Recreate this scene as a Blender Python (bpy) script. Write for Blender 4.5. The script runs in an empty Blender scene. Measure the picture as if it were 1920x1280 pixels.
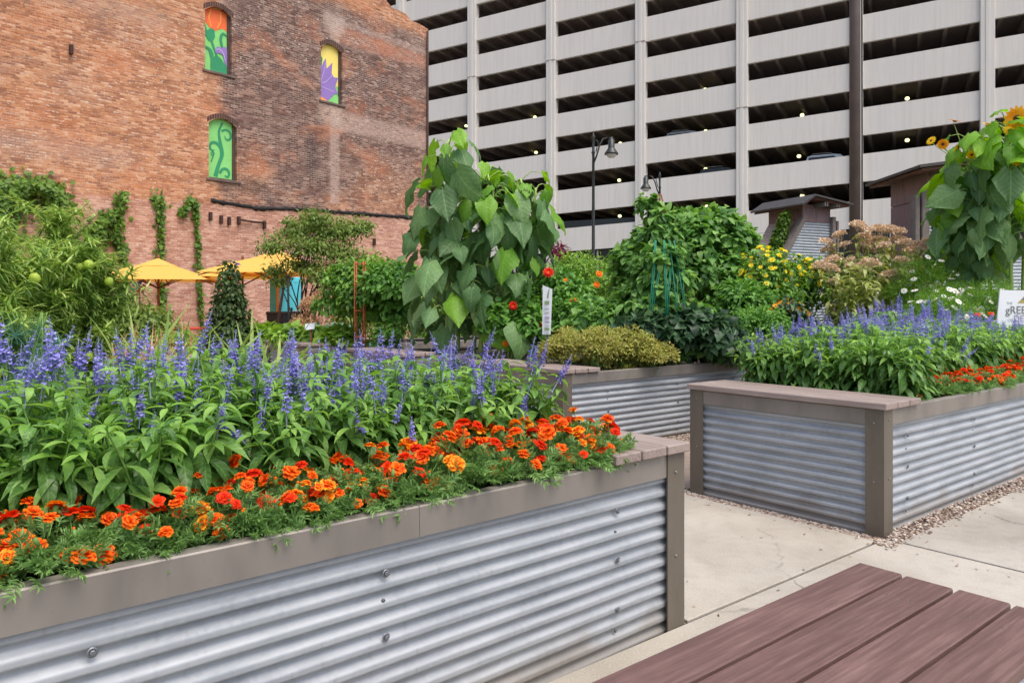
import bpy, math, random
import numpy as np
from mathutils import Vector, Matrix

# ------------------------------------------------------------------ camera, sky, sun, exposure
SC = bpy.context.scene
COL = SC.collection
F, HOR, EYE = 1400.0, 570.0, 1.3
cam_d = bpy.data.cameras.new('camera'); cam = bpy.data.objects.new('camera', cam_d); COL.objects.link(cam)
cam_d.sensor_width = 36.0; cam_d.lens = 36.0 * F / 1920.0
cam_d.shift_y = -(640 - HOR) / 1920.0
cam_d.clip_start = 0.05; cam_d.clip_end = 2000
cam.location = (0, 0, EYE); cam.rotation_euler = (math.radians(90), 0, 0)
SC.camera = cam
SUN_EL, SUN_AZ = math.radians(64), math.radians(140)       # azimuth clockwise from +Y
w = bpy.data.worlds.new('World'); SC.world = w; w.use_nodes = True
nt = w.node_tree
sky = nt.nodes.new('ShaderNodeTexSky'); sky.sky_type = 'NISHITA'; sky.sun_disc = False
sky.sun_elevation = SUN_EL; sky.sun_rotation = SUN_AZ; sky.air_density = 1.0; sky.dust_density = 4.0; sky.ozone_density = 1.0
nt.links.new(sky.outputs[0], nt.nodes['Background'].inputs[0]); nt.nodes['Background'].inputs[1].default_value = 0.15
sd = bpy.data.lights.new('sun', 'SUN'); sd.energy = 1.3; sd.angle = math.radians(45); sd.color = (1.0, 0.95, 0.88)
sun = bpy.data.objects.new('sun', sd); COL.objects.link(sun)
sdir = Vector((math.sin(SUN_AZ) * math.cos(SUN_EL), math.cos(SUN_AZ) * math.cos(SUN_EL), math.sin(SUN_EL)))
sun.rotation_euler = sdir.to_track_quat('Z', 'Y').to_euler()
SC.view_settings.view_transform = 'Standard'; SC.view_settings.look = 'None'
SC.view_settings.exposure = 0.65; SC.view_settings.gamma = 1.0
SC.render.engine = 'CYCLES'
SC.cycles.max_bounces = 6; SC.cycles.diffuse_bounces = 3; SC.cycles.transmission_bounces = 4; SC.cycles.glossy_bounces = 3
SC.cycles.caustics_reflective = False; SC.cycles.caustics_refractive = False

# ------------------------------------------------------------------ small tools
R = np.random.default_rng(7)
def lin(c): c /= 255.0; return c / 12.92 if c <= .04045 else ((c + .055) / 1.055) ** 2.4
def C(r, g, b): return (lin(r), lin(g), lin(b), 1.0)
def W(px, Y, py=None):
    x = (px - 960) / F * Y
    return (x, Y) if py is None else (x, Y, EYE + (HOR - py) * Y / F)
U0 = np.array((.779, .627)); V0 = np.array((-.627, .779)); O2 = np.array((2.03, 4.08))
UA = math.atan2(.627, .779)
def P(u, v): p = O2 + U0 * u + V0 * v; return float(p[0]), float(p[1])
def nrm(a): a = np.asarray(a, float); return a / np.maximum(np.linalg.norm(a, axis=-1, keepdims=True), 1e-9)

class MB:
    def __init__(s): s.uv = []; s.v = []; s.n = 0; s.loops = []; s.sizes = []; s.mi = []; s.sm = []
    def add(s, V, faces, mat=0, smooth=True):
        V = np.asarray(V, float); s.v.append(V); s.uv.append(np.zeros((len(V), 2)))
        for i, f in enumerate(faces):
            s.loops.append(np.asarray(f, np.int64) + s.n); s.sizes.append(len(f))
        m = mat if hasattr(mat, '__len__') else [mat] * len(faces)
        s.mi.append(np.asarray(m)); s.sm.append(np.full(len(faces), smooth)); s.n += len(V)
    def scatter(s, T, pos, M, mat=None, smooth=True):
        V, faces, fm = T[:3]; uv = T[3] if len(T) > 3 else np.zeros((len(V), 2))
        pos = np.asarray(pos, float); N = len(pos)
        if N == 0: return
        VV = np.einsum('nij,tj->nti', M, V) + pos[:, None, :]
        off = s.n + np.arange(N)[:, None] * len(V)
        by = {}
        for i, f in enumerate(faces): by.setdefault((len(f), fm[i] if mat is None else mat), []).append(f)
        for (k, m), fl in by.items():
            A = np.array(fl).reshape(-1)
            s.loops.append((off + A[None, :]).reshape(-1)); cnt = N * len(fl)
            s.sizes.extend([k] * cnt); s.mi.append(np.full(cnt, m)); s.sm.append(np.full(cnt, smooth))
        s.v.append(VV.reshape(-1, 3)); s.uv.append(np.tile(uv, (N, 1))); s.n += N * len(V)
    def box(s, lo, hi, mat=0, bev=0.0, M=None, smooth=False):
        x0, y0, z0 = lo; x1, y1, z1 = hi
        if bev <= 0:
            V = [(x0,y0,z0),(x1,y0,z0),(x1,y1,z0),(x0,y1,z0),(x0,y0,z1),(x1,y0,z1),(x1,y1,z1),(x0,y1,z1)]
            Fc = [(3,2,1,0),(4,5,6,7),(0,1,5,4),(1,2,6,5),(2,3,7,6),(3,0,4,7)]
        else:
            V = []
            b = bev
            for X, sx in ((x0, 1), (x1, -1)):
                for Y, sy in ((y0, 1), (y1, -1)):
                    for Z, sz in ((z0, 1), (z1, -1)):
                        V += [(X, Y + sy*b, Z + sz*b), (X + sx*b, Y, Z + sz*b), (X + sx*b, Y + sy*b, Z)]
            I = lambda i, j, k, a: (i*4 + j*2 + k)*3 + a
            Fc = []
            for i in (0, 1):
                q = [I(i,0,0,0), I(i,1,0,0), I(i,1,1,0), I(i,0,1,0)]; Fc.append(q if i else q[::-1])
                q = [I(0,i,0,1), I(1,i,0,1), I(1,i,1,1), I(0,i,1,1)]; Fc.append(q[::-1] if i else q)
                q = [I(0,0,i,2), I(1,0,i,2), I(1,1,i,2), I(0,1,i,2)]; Fc.append(q if i else q[::-1])
            for i in (0, 1):
                for j in (0, 1):
                    for a, q in (('x', [I(0,i,j,1), I(1,i,j,1), I(1,i,j,2), I(0,i,j,2)]),
                                 ('y', [I(i,0,j,0), I(i,1,j,0), I(i,1,j,2), I(i,0,j,2)]),
                                 ('z', [I(i,j,0,0), I(i,j,1,0), I(i,j,1,1), I(i,j,0,1)])):
                        Fc.append(q)
            for i in (0, 1):
                for j in (0, 1):
                    for k in (0, 1): Fc.append((I(i,j,k,0), I(i,j,k,1), I(i,j,k,2)))
            # make every face look outwards
            Va = np.array(V); c = Va.mean(0); out = []
            for f in Fc:
                p = Va[list(f)]; n = np.cross(p[1]-p[0], p[2]-p[0])
                out.append(tuple(f) if np.dot(n, p.mean(0)-c) >= 0 else tuple(f)[::-1])
            Fc = out
        V = np.array(V, float)
        if M is not None: V = V @ np.array(M.to_3x3()).T + np.array(M.translation)
        s.add(V, Fc, mat, smooth)
    def tube(s, pts, rad, sides=6, mat=0, cap=True, smooth=True):
        pts = np.asarray(pts, float); n = len(pts)
        rad = np.full(n, rad) if np.isscalar(rad) else np.asarray(rad, float)
        t = nrm(np.gradient(pts, axis=0)); ref = np.array((0, 0, 1.)) if abs(t[0][2]) < .9 else np.array((1., 0, 0))
        V = []
        for i in range(n):
            a = nrm(np.cross(t[i], ref)); b = np.cross(t[i], a)
            for k in range(sides):
                an = 2*math.pi*k/sides; V.append(pts[i] + rad[i]*(a*math.cos(an) + b*math.sin(an)))
        Fc = [(i*sides+k, i*sides+(k+1) % sides, (i+1)*sides+(k+1) % sides, (i+1)*sides+k) for i in range(n-1) for k in range(sides)]
        Fc = [f[::-1] for f in Fc]
        if cap: Fc += [tuple(range(sides)), tuple(range((n-1)*sides, n*sides))[::-1]]
        s.add(V, Fc, mat, smooth)
    def lathe(s, prof, sides=16, mat=0, base=(0,0,0), smooth=True, axis=None):
        V = []; n = len(prof)
        for r, z in prof:
            for k in range(sides):
                a = 2*math.pi*k/sides; V.append((r*math.cos(a), r*math.sin(a), z))
        Fc = [(i*sides+k, i*sides+(k+1) % sides, (i+1)*sides+(k+1) % sides, (i+1)*sides+k) for i in range(n-1) for k in range(sides)]
        V = np.array(V)
        if axis is not None: V = V @ np.array(Vector((0,0,1)).rotation_difference(Vector(axis)).to_matrix()).T
        s.add(V + np.array(base), Fc, mat, smooth)
    def prism(s, poly, y0, y1, mat=0, smooth=False):        # polygon in x,z, extruded along y
        n = len(poly); V = [(x, y0, z) for x, z in poly] + [(x, y1, z) for x, z in poly]
        Fc = [tuple(range(n)), tuple(range(n, 2*n))[::-1]] + [(i, i+n, (i+1) % n + n, (i+1) % n) for i in range(n)]
        s.add(V, Fc, mat, smooth)
    def mesh(s, name, mats):
        me = bpy.data.meshes.new(name)
        V = np.concatenate(s.v) if s.v else np.zeros((0, 3))
        L = np.concatenate(s.loops) if s.loops else np.zeros(0, int)
        S = np.array(s.sizes, np.int32)
        me.vertices.add(len(V)); me.vertices.foreach_set('co', V.astype(np.float32).ravel())
        me.loops.add(len(L)); me.loops.foreach_set('vertex_index', L.astype(np.int32))
        me.polygons.add(len(S)); st = np.concatenate(([0], np.cumsum(S)[:-1])).astype(np.int32)
        me.polygons.foreach_set('loop_start', st)
        try: me.polygons.foreach_set('loop_total', S)
        except Exception: pass
        me.polygons.foreach_set('material_index', np.concatenate(s.mi).astype(np.int32))
        me.polygons.foreach_set('use_smooth', np.concatenate(s.sm).astype(bool))
        for m in (mats if isinstance(mats, (list, tuple)) else [mats]): me.materials.append(m)
        U = np.concatenate(s.uv) if s.uv else np.zeros((0, 2))
        if U.any(): me.attributes.new('leafpos', 'FLOAT2', 'POINT').data.foreach_set('vector', U.astype(np.float32).ravel())
        me.update(calc_edges=True); me.validate()
        return me

def link(name, me, parent=None, loc=(0,0,0), rot=(0,0,0), scale=(1,1,1)):
    o = bpy.data.objects.new(name, me); COL.objects.link(o)
    o.parent = parent; o.location = loc; o.rotation_euler = rot; o.scale = scale if hasattr(scale, '__len__') else (scale,)*3
    return o
def part(name, mb, mats, parent, loc=(0,0,0), rot=(0,0,0)): return link(name, mb.mesh(name, mats), parent, loc, rot)
def tag(o, label, cat, group=None):
    o['label'] = label; o['category'] = cat
    if group: o['group'] = group
    return o
def thing(name, label, cat, loc=(0,0,0), rz=0.0, group=None, scale=1.0):
    o = link(name, None, None, loc, (0, 0, rz), scale); o.empty_display_size = .1
    return tag(o, label, cat, group)
def structure(name, mb, mats, kind='structure'):
    o = link(name, mb.mesh(name, mats)); o['kind'] = kind; return o

# ------------------------------------------------------------------ materials
class NT:
    def __init__(s, name):
        s.m = bpy.data.materials.new(name); s.m.use_nodes = True; s.t = s.m.node_tree; s.b = s.t.nodes['Principled BSDF']
        s.out = s.t.nodes['Material Output']
    def n(s, typ, **kw):
        x = s.t.nodes.new('ShaderNode' + typ)
        for k, v in kw.items():
            if k.startswith('i_'):
                key = k[2:]; x.inputs[int(key) if key.isdigit() else key].default_value = v
            else: setattr(x, k, v)
        return x
    def l(s, a, b): s.t.links.new(a, b)
    def mix(s, fac, a, b, mode='MIX'):
        x = s.n('Mix', data_type='RGBA', blend_type=mode)
        for val, i in ((fac, 0), (a, 6), (b, 7)):
            if hasattr(val, 'is_output') or hasattr(val, 'links'): s.l(val, x.inputs[i])
            else: x.inputs[i].default_value = val
        return x.outputs[2]
    def ramp(s, fac, stops):
        x = s.n('ValToRGB'); e = x.color_ramp.elements
        while len(e) < len(stops): e.new(.5)
        for k, (p, c) in enumerate(stops): e[k].position = p; e[k].color = c
        s.l(fac, x.inputs[0]); return x.outputs[0]
    def rng(s, fac, a, b, c=0.0, d=1.0, smooth=True):
        x = s.n('MapRange', interpolation_type='SMOOTHSTEP' if smooth else 'LINEAR')
        s.l(fac, x.inputs[0])
        for i, v in ((1, a), (2, b), (3, c), (4, d)): x.inputs[i].default_value = v
        return x.outputs[0]
    def math(s, op, a, b=None):
        x = s.n('Math', operation=op)
        for i, v in ((0, a), (1, b)):
            if v is None: continue
            if hasattr(v, 'links'): s.l(v, x.inputs[i])
            else: x.inputs[i].default_value = v
        return x.outputs[0]
    def noise(s, vec, scale, detail=4, rough=.55, out=0):
        x = s.n('TexNoise', i_Scale=scale, i_Detail=detail, i_Roughness=rough)
        if vec is not None: s.l(vec, x.inputs['Vector'])
        return x.outputs[out]
    def obj(s, scale=None):
        c = s.n('TexCoord').outputs['Object']
        if scale is None: return c
        m = s.n('Mapping'); m.inputs['Scale'].default_value = scale; s.l(c, m.inputs[0]); return m.outputs[0]
    def bump(s, h, strength=.3, dist=.01):
        b = s.n('Bump', i_Strength=strength, i_Distance=dist); s.l(h, b.inputs['Height']); s.l(b.outputs[0], s.b.inputs['Normal'])
    def col(s, c):
        if hasattr(c, 'links'): s.l(c, s.b.inputs['Base Color'])
        else: s.b.inputs['Base Color'].default_value = c

def plain(name, c, rough=.6, metal=0.0, vary=.12, scale=6.0, bump=0.0):
    k = NT(name); c = tuple(c)
    d = tuple(x*(1-vary) for x in c[:3]) + (1,); e = tuple(min(1, x*(1+vary)) for x in c[:3]) + (1,)
    nz = k.noise(k.obj(), scale)
    k.col(k.ramp(nz, [(.3, d), (.7, e)])); k.b.inputs['Roughness'].default_value = rough; k.b.inputs['Metallic'].default_value = metal
    if bump: k.bump(k.noise(k.obj(), scale*6), bump, .004)
    return k.m

def leafmat(name, cols, rough=.45, trans=.3, spec=.4, hue=.485, vein=0.0, gain=1.22):
    """leaf colour varies from leaf to leaf (random per island), thin leaves let light through"""
    k = NT(name)
    cols = [tuple(min(.9, x*gain) for x in c[:3]) + (1,) for c in cols]
    g = k.n('NewGeometry').outputs['Random Per Island']
    n = len(cols); st = [(i / max(1, n-1), c) for i, c in enumerate(cols)]
    c = k.ramp(g, st)
    nz = k.noise(k.obj(), 40.0, 2)
    c = k.mix(k.rng(nz, .3, .7, 0, .25), c, tuple(x*.6 for x in cols[0][:3]) + (1,))
    if vein:
        at = k.n('Attribute', attribute_name='leafpos'); sp = k.n('SeparateXYZ'); k.l(at.outputs['Vector'], sp.inputs[0]); av = k.math('ABSOLUTE', sp.outputs[1])
        wob = k.noise(k.obj(), 9.0, 2)
        ph = k.math('ADD', k.math('SUBTRACT', k.math('MULTIPLY', sp.outputs[0], 40.0), k.math('MULTIPLY', av, 40.0)), k.math('MULTIPLY', wob, 9.0)); side = k.math('SINE', ph)
        mid = k.rng(av, .022, .006); ln = k.math('MAXIMUM', mid, k.rng(side, .86, 1.0, 0, .6))
        c = k.mix(k.math('MULTIPLY', ln, vein), c, tuple(min(.9, x*1.9+.03) for x in cols[-1][:3]) + (1,))
        k.bump(side, .18, .004)
    k.col(c); k.b.inputs['Roughness'].default_value = rough; k.b.inputs['Specular IOR Level'].default_value = spec
    if trans:
        t = k.n('BsdfTranslucent')
        hs = k.n('HueSaturation', i_Saturation=1.1, i_Value=1.6, i_Hue=hue); k.l(c, hs.inputs['Color']); k.l(hs.outputs[0], t.inputs[0])
        m = k.n('MixShader'); m.inputs[0].default_value = trans
        k.l(k.b.outputs[0], m.inputs[1]); k.l(t.outputs[0], m.inputs[2]); k.l(m.outputs[0], k.out.inputs[0])
    return k.m

def emis(name, c, s):
    k = NT(name); k.col(c); k.b.inputs['Emission Color'].default_value = c; k.b.inputs['Emission Strength'].default_value = s; return k.m

def mat_galv():
    k = NT('galvanised_steel'); o = k.obj()
    vor = k.n('TexVoronoi', i_Scale=60.0); k.l(o, vor.inputs['Vector'])
    big = k.noise(k.obj((1.2, 1.2, 7)), 2.2, 5)
    c = k.mix(k.rng(big, .35, .7), C(170, 174, 178), C(145, 150, 155))
    c = k.mix(k.math('MULTIPLY', vor.outputs['Color'], .25), c, C(190, 195, 199))
    st = k.noise(k.obj((9, 9, .6)), 5, 4); c = k.mix(k.rng(st, .6, .8, 0, .3), c, C(112, 112, 108))
    sz = k.n('SeparateXYZ'); k.l(o, sz.inputs[0]); dz = k.math('ADD', sz.outputs[2], k.math('MULTIPLY', k.noise(o, 4, 4), -.22)); c = k.mix(k.rng(dz, .05, -.06, 0, .55), c, C(132, 118, 100))
    k.col(c); k.b.inputs['Metallic'].default_value = .22
    k.l(k.rng(big, .3, .7, .58, .7), k.b.inputs['Roughness']); k.bump(k.noise(o, 30), .06, .002)
    return k.m
def mat_steel(name, c):
    k = NT(name); o = k.obj(); n1 = k.noise(k.obj((1, 1, .35)), 5, 6); n2 = k.noise(o, 90, 2)
    d = tuple(x*.72 for x in c[:3]) + (1,); e = tuple(x*1.18 for x in c[:3]) + (1,)
    cc = k.ramp(n1, [(.28, d), (.5, c), (.75, e)]); cc = k.mix(k.rng(n2, .62, .72, 0, .35), cc, d)
    k.col(cc); k.b.inputs['Roughness'].default_value = .5; k.b.inputs['Metallic'].default_value = .25; k.bump(n2, .05, .002)
    return k.m
def mat_wood(name, c1, c2, c3, rough=.55, axis=0, spec=.5):
    k = NT(name); sc = [48, 48, 48]; sc[axis] = 2.2
    rnd = k.n('ObjectInfo').outputs['Random']
    co = k.n('TexCoord').outputs['Object']; ad = k.n('VectorMath', operation='ADD'); cb = k.n('CombineXYZ')
    mm = k.math('MULTIPLY', rnd, 37.0); 
    for i in range(3): k.l(mm, cb.inputs[i])
    k.l(co, ad.inputs[0]); k.l(cb.outputs[0], ad.inputs[1])
    mp = k.n('Mapping'); mp.inputs['Scale'].default_value = sc; k.l(ad.outputs[0], mp.inputs[0])
    n1 = k.noise(mp.outputs[0], 1.6, 6, .65); n2 = k.noise(ad.outputs[0], 2.6, 4)
    c = k.ramp(n1, [(.32, c1), (.5, c2), (.68, c3)])
    c = k.mix(k.rng(n2, .35, .7, 0, .55), c, c1)
    c = k.mix(k.math('MULTIPLY', rnd, .35), c, c3)
    k.col(c); k.b.inputs['Roughness'].default_value = rough; k.b.inputs['Specular IOR Level'].default_value = spec; k.bump(n1, .25, .003)
    return k.m
def mat_concrete(name, c, c2, speck=True):
    k = NT(name); o = k.obj(); n1 = k.noise(o, 1.1, 6, .6); n2 = k.noise(o, 130, 2); n3 = k.noise(o, 9, 5)
    cc = k.mix(k.rng(n1, .35, .68), c, c2)
    cc = k.mix(k.rng(n3, .45, .75, 0, .35), cc, tuple(x*.8 for x in c2[:3]) + (1,))
    if speck:
        cc = k.mix(k.rng(n2, .58, .72, 0, .45), cc, C(140, 128, 112)); cc = k.mix(k.rng(n2, .42, .3, 0, .3), cc, C(232, 226, 215))
        n4 = k.noise(o, 2.4, 3, .5); cc = k.mix(k.rng(n4, .66, .74, 0, .25), cc, C(120, 110, 98))
        vo = k.n('TexVoronoi', feature='DISTANCE_TO_EDGE', i_Scale=.55); wn = k.noise(o, 3.5, 4, out=1); va = k.n('VectorMath', operation='MULTIPLY_ADD'); va.inputs[1].default_value = (.25, .25, .25); k.l(wn, va.inputs[0]); k.l(o, va.inputs[2]); k.l(va.outputs[0], vo.inputs['Vector'])
        cc = k.mix(k.math('MULTIPLY', k.rng(vo.outputs['Distance'], .006, .001, 0, .6), k.rng(n1, .5, .6)), cc, C(96, 86, 76))
        cc = k.mix(k.rng(k.noise(o, .7, 5, .7), .5, .72, 0, .4), cc, C(150, 138, 120))
    k.col(cc); k.b.inputs['Roughness'].default_value = .85; k.bump(n2, .25, .003)
    return k.m
def mat_facade():
    k = NT('precast_concrete'); o = k.obj()
    st = k.noise(k.obj((2.2, 2.2, .12)), 2.0, 5, .6); big = k.noise(k.obj((.25, .25, .5)), 1, 4)
    c = k.mix(k.rng(st, .35, .75, 0, .6), C(223, 218, 209), C(206, 199, 190)); c = k.mix(k.rng(big, .4, .7, 0, .5), c, C(216, 211, 204))
    k.col(c); k.b.inputs['Roughness'].default_value = .85; k.bump(k.noise(o, 14), .1, .01)
    return k.m

def mat_brick():
    """coordinates are the wall's own: x along the wall (0 at the right corner, negative to the left), z up"""
    k = NT('old_brick'); o = k.obj(); sep = k.n('SeparateXYZ'); k.l(o, sep.inputs[0]); x, z = sep.outputs[0], sep.outputs[2]
    cb = k.n('CombineXYZ'); k.l(x, cb.inputs[0]); k.l(z, cb.inputs[1]); v2 = cb.outputs[0]
    br = k.n('TexBrick', offset=.5, i_Scale=1.0); k.l(v2, br.inputs['Vector'])
    for nm, val in (('Mortar Size', .009), ('Mortar Smooth', .3), ('Bias', 0.0), ('Brick Width', .205), ('Row Height', .07)): br.inputs[nm].default_value = val
    br.inputs['Color1'].default_value = (0, 0, 0, 1); br.inputs['Color2'].default_value = (1, 1, 1, 1); br.inputs['Mortar'].default_value = (.5, .5, .5, 1)
    rnd = br.outputs['Color']; mort = br.outputs['Fac']
    def ns(sx, sz, det=5, rough=.6, off=0.0):
        m = k.n('Mapping'); m.inputs['Scale'].default_value = (sx, sz, 1); m.inputs['Location'].default_value = (off, off*1.7, 0); k.l(v2, m.inputs[0])
        return k.noise(m.outputs[0], 1.0, det, rough)
    big = ns(.25, .33, 5, .6, 3.1); mid = ns(1.1, 2.4, 5, .65, 8.3); streak = ns(2.2, 13, 4, .7, 1.2); fine = ns(4.5, 17, 3, .75, 5.5); fin2 = ns(7, 14, 2, .6, 11.5)
    orange = k.ramp(rnd, [(0, C(154, 100, 72)), (.35, C(186, 124, 84)), (.7, C(204, 144, 100)), (1, C(218, 172, 138))])
    brown = k.ramp(rnd, [(0, C(76, 58, 54)), (.4, C(98, 77, 71)), (.75, C(124, 98, 89)), (1, C(158, 134, 122))])
    pink = k.ramp(rnd, [(0, C(172, 118, 98)), (.5, C(196, 142, 118)), (1, C(216, 170, 148))])
    right = k.rng(k.math('ADD', x, k.math('MULTIPLY', mid, .5)), -8.9, -8.45)
    # an orange patch creeps into the brown side low down, and the strip under the parapet is orange too
    low = k.rng(k.math('ADD', z, k.math('MULTIPLY', big, 3.0)), 9.4, 6.4)
    top = k.rng(k.math('ADD', z, k.math('MULTIPLY', mid, .8)), 12.2, 12.7)
    warm = k.math('MAXIMUM', k.math('MULTIPLY', k.math('MULTIPLY', low, k.rng(big, .42, .58)), .75), top)
    c = k.mix(k.math('MULTIPLY', right, k.math('SUBTRACT', 1.0, warm)), orange, brown)
    pat = ns(.55, .8, 6, .65, 21.0); c = k.mix(k.rng(pat, .48, .70, 0, .6), c, C(204, 122, 74)); c = k.mix(k.rng(pat, .47, .32, 0, .4), c, C(156, 124, 110))
    c = k.mix(k.math('MULTIPLY', k.rng(mid, .52, .68, 0, .4), 1.0), c, C(118, 82, 72))
    c = k.mix(k.rng(streak, .55, .7, 0, .55), c, C(214, 176, 152))
    c = k.mix(k.rng(streak, .42, .3, 0, .6), c, C(104, 66, 56))
    base = k.rng(k.math('ADD', z, k.math('MULTIPLY', x, -.03)), 4.75, 4.6)
    c = k.mix(base, c, k.mix(k.rng(streak, .5, .68, 0, .7), pink, C(226, 186, 168)))
    # weathered grey bands with a grain of their own on the left part
    def band(xa, xb, za, zb, soft=.35):
        a = k.math('MULTIPLY', k.rng(x, xa-soft, xa+soft), k.rng(x, xb+soft, xb-soft))
        b = k.math('MULTIPLY', k.rng(z, za-soft, za+soft), k.rng(z, zb+soft, zb-soft))
        return k.math('MULTIPLY', a, b)
    for args, colr, am in (((-20, -10.5, 9.3, 9.9), C(178, 150, 130), .7), ((-22, -11.5, 5.2, 5.7), C(190, 160, 142), .6),
                           ((-4.6, -.15, 10.75, 11.3, .15), C(196, 132, 104), .8), ((-4.6, -.15, 11.35, 11.55, .1), C(182, 160, 148), .75),
                           ((-4.6, -.1, 7.55, 8.25, .12), C(190, 162, 148), .85),
                           ((-4.75, -4.35, 4.9, 11.4, .08), C(196, 170, 156), .75), ((-5.0, -4.1, 11.0, 11.7, .18), C(196, 176, 164), .8), ((-5.2, -4.2, 7.7, 8.6, .2), C(196, 174, 160), .8),
                           ((-5.7, -5.25, 5.7, 7.3, .2), C(62, 52, 54), .75), ((-9.0, -7.2, 4.9, 5.35, .15), C(70, 56, 54), .7), ((-8.4, -7.5, 10.2, 12.0, .3), C(84, 62, 58), .5)):
        mk = k.math('MULTIPLY', band(*args), k.rng(k.math('ADD', k.math('MULTIPLY', mid, .6), k.math('MULTIPLY', fine, .5)), .36, .62, 0, am))
        c = k.mix(mk, c, colr)
    sm_ = k.rng(big, .38, .62, .25, .95); sd_ = k.math('SUBTRACT', 1.1, sm_)
    c = k.mix(k.math('MULTIPLY', k.rng(fine, .57, .67, 0, .75), sm_), c, C(222, 200, 184))
    c = k.mix(k.math('MULTIPLY', k.rng(fine, .43, .34, 0, .85), sd_), c, C(70, 50, 46))
    c = k.mix(k.math('MULTIPLY', k.rng(fin2, .62, .68, 0, .8), sm_), c, C(234, 218, 204)); c = k.mix(k.math('MULTIPLY', k.rng(fin2, .37, .31, 0, .7), sd_), c, C(74, 54, 50))
    c = k.mix(k.math('MULTIPLY', mort, .6), c, k.mix(k.rng(mid, .4, .6), C(206, 176, 156), C(128, 98, 86)))
    k.col(c); k.b.inputs['Roughness'].default_value = .9
    k.bump(k.math('ADD', k.math('MULTIPLY', mort, -1.0), fine), .5, .02)
    return k.m

M = {}
M['galv'] = mat_galv()
M['rim'] = mat_steel('rim_steel', C(140, 133, 125)); M['post'] = mat_steel('post_steel', C(112, 104, 92))
M['bolt'] = plain('bolt_steel', C(132, 136, 140), .45, .6); M['screw'] = plain('screw_dark', C(96, 96, 98), .5, .5)
M['seat'] = mat_wood('weathered_plank', C(120, 104, 98), C(152, 136, 128), C(176, 160, 150), .6, axis=1)
M['bench'] = mat_wood('purple_brown_plank', C(72, 51, 48), C(102, 76, 71), C(134, 106, 99), .5, axis=0, spec=.3)
M['soil'] = plain('soil', C(62, 50, 42), .95, 0, .4, 20, .5)
M['concrete'] = mat_concrete('path_concrete', C(182, 175, 162), C(162, 154, 140))
M['concrete_grey'] = mat_concrete('grey_path_concrete', C(178, 172, 160), C(150, 143, 132))
M['gravel'] = mat_concrete('gravel_bed', C(160, 142, 128), C(120, 104, 94))
k = NT('pebble'); k.col(k.ramp(k.n('NewGeometry').outputs['Random Per Island'], [(0, C(112, 92, 80)), (.3, C(158, 138, 122)), (.6, C(184, 168, 152)), (.85, C(208, 198, 186)), (1, C(140, 96, 74))])); k.b.inputs['Roughness'].default_value = .8; M['pebble'] = k.m
M['litter'] = leafmat('dry_litter', [C(96, 70, 48), C(140, 108, 72), C(176, 148, 100)], .9, 0, gain=1.0); M['asphalt'] = plain('far_ground', C(118, 112, 98), .95, 0, .25, 1.5)
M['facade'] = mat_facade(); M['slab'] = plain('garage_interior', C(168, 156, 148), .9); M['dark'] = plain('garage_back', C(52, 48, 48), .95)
M['glass'] = plain('dark_glass', C(30, 32, 36), .12, 0, .1)
M['brick'] = mat_brick()
M['stone'] = plain('sill_stone', C(108, 92, 84), .9, 0, .3, 5, .3); M['tar'] = plain('tar', C(34, 30, 30), .8, 0, .5, 3); M['jointdirt'] = plain('joint_dirt', C(72, 62, 54), .95, 0, .4, 20)
M['sootbrick'] = plain('soot_brick', C(84, 62, 56), .9, 0, .3, 8); M['iron'] = plain('rusty_iron', C(74, 52, 46), .8, .2, .4, 20); M['frame'] = plain('old_window_frame', C(82, 66, 58), .85, 0, .3, 9)
M['lamp_black'] = plain('lamp_paint', C(58, 62, 60), .4, .3); M['pole'] = plain('brown_pole', C(100, 88, 82), .55, .2, .15, 3)
M['lampglass'] = plain('lamp_glass', C(214, 216, 212), .2)
M['glow'] = emis('garage_lamp_glow', (1.0, .95, .42, 1), 1.6)
M['white'] = plain('white_board', C(228, 231, 234), .5, 0, .03)
M['umb'] = leafmat('yellow_canvas', [C(238, 194, 100), C(242, 202, 114)], .85, .25, .2, hue=.475, gain=1.0); M['umbo'] = plain('orange_paint', C(240, 128, 18), .5, 0, .05); M['umbwood'] = plain('umbrella_wood', C(132, 74, 48), .5)
M['turq'] = plain('turquoise_paint', C(86, 196, 214), .5, 0, .06); M['black'] = plain('black_plastic', C(28, 29, 32), .5); M['red'] = plain('red_paint', C(206, 62, 52), .5)
M['blue'] = plain('blue_paint', C(58, 98, 178), .5); M['pinkp'] = plain('magenta_paint', C(196, 52, 120), .5)
M['cagewire'] = plain('orange_wire', C(176, 92, 46), .6); M['greenwire'] = plain('green_trellis', C(30, 128, 98), .5); M['stake'] = plain('brown_stake', C(128, 88, 62), .8); M['timber'] = plain('grey_timber', C(128, 118, 112), .85, 0, .2, 8)
M['shingle'] = None

# leaf materials
M['salvia'] = leafmat('salvia_leaf', [C(70, 108, 48), C(92, 134, 62), C(112, 156, 74), C(140, 178, 96)], .36, .3, vein=.15, gain=1.0)
M['salviay'] = leafmat('salvia_tip_leaf', [C(112, 158, 66), C(136, 182, 80), C(158, 198, 100)], .45, .35, gain=1.0)
M['stem'] = leafmat('green_stem', [C(86, 122, 56), C(108, 144, 70)], .6, 0)
M['mari'] = leafmat('marigold_leaf', [C(84, 118, 62), C(108, 146, 78), C(138, 172, 104)], .5, .35)
M['spike'] = leafmat('salvia_floret', [C(96, 88, 168), C(122, 114, 188), C(146, 140, 206), C(172, 170, 220)], .7, .2, hue=.5)
M['calyx'] = leafmat('salvia_calyx', [C(128, 128, 176), C(154, 158, 196), C(172, 178, 202)], .8, .1, hue=.5)
def petal(n, a, b): return leafmat(n, [a, b], .6, .25, .2, hue=.5, gain=1.0)
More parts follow.
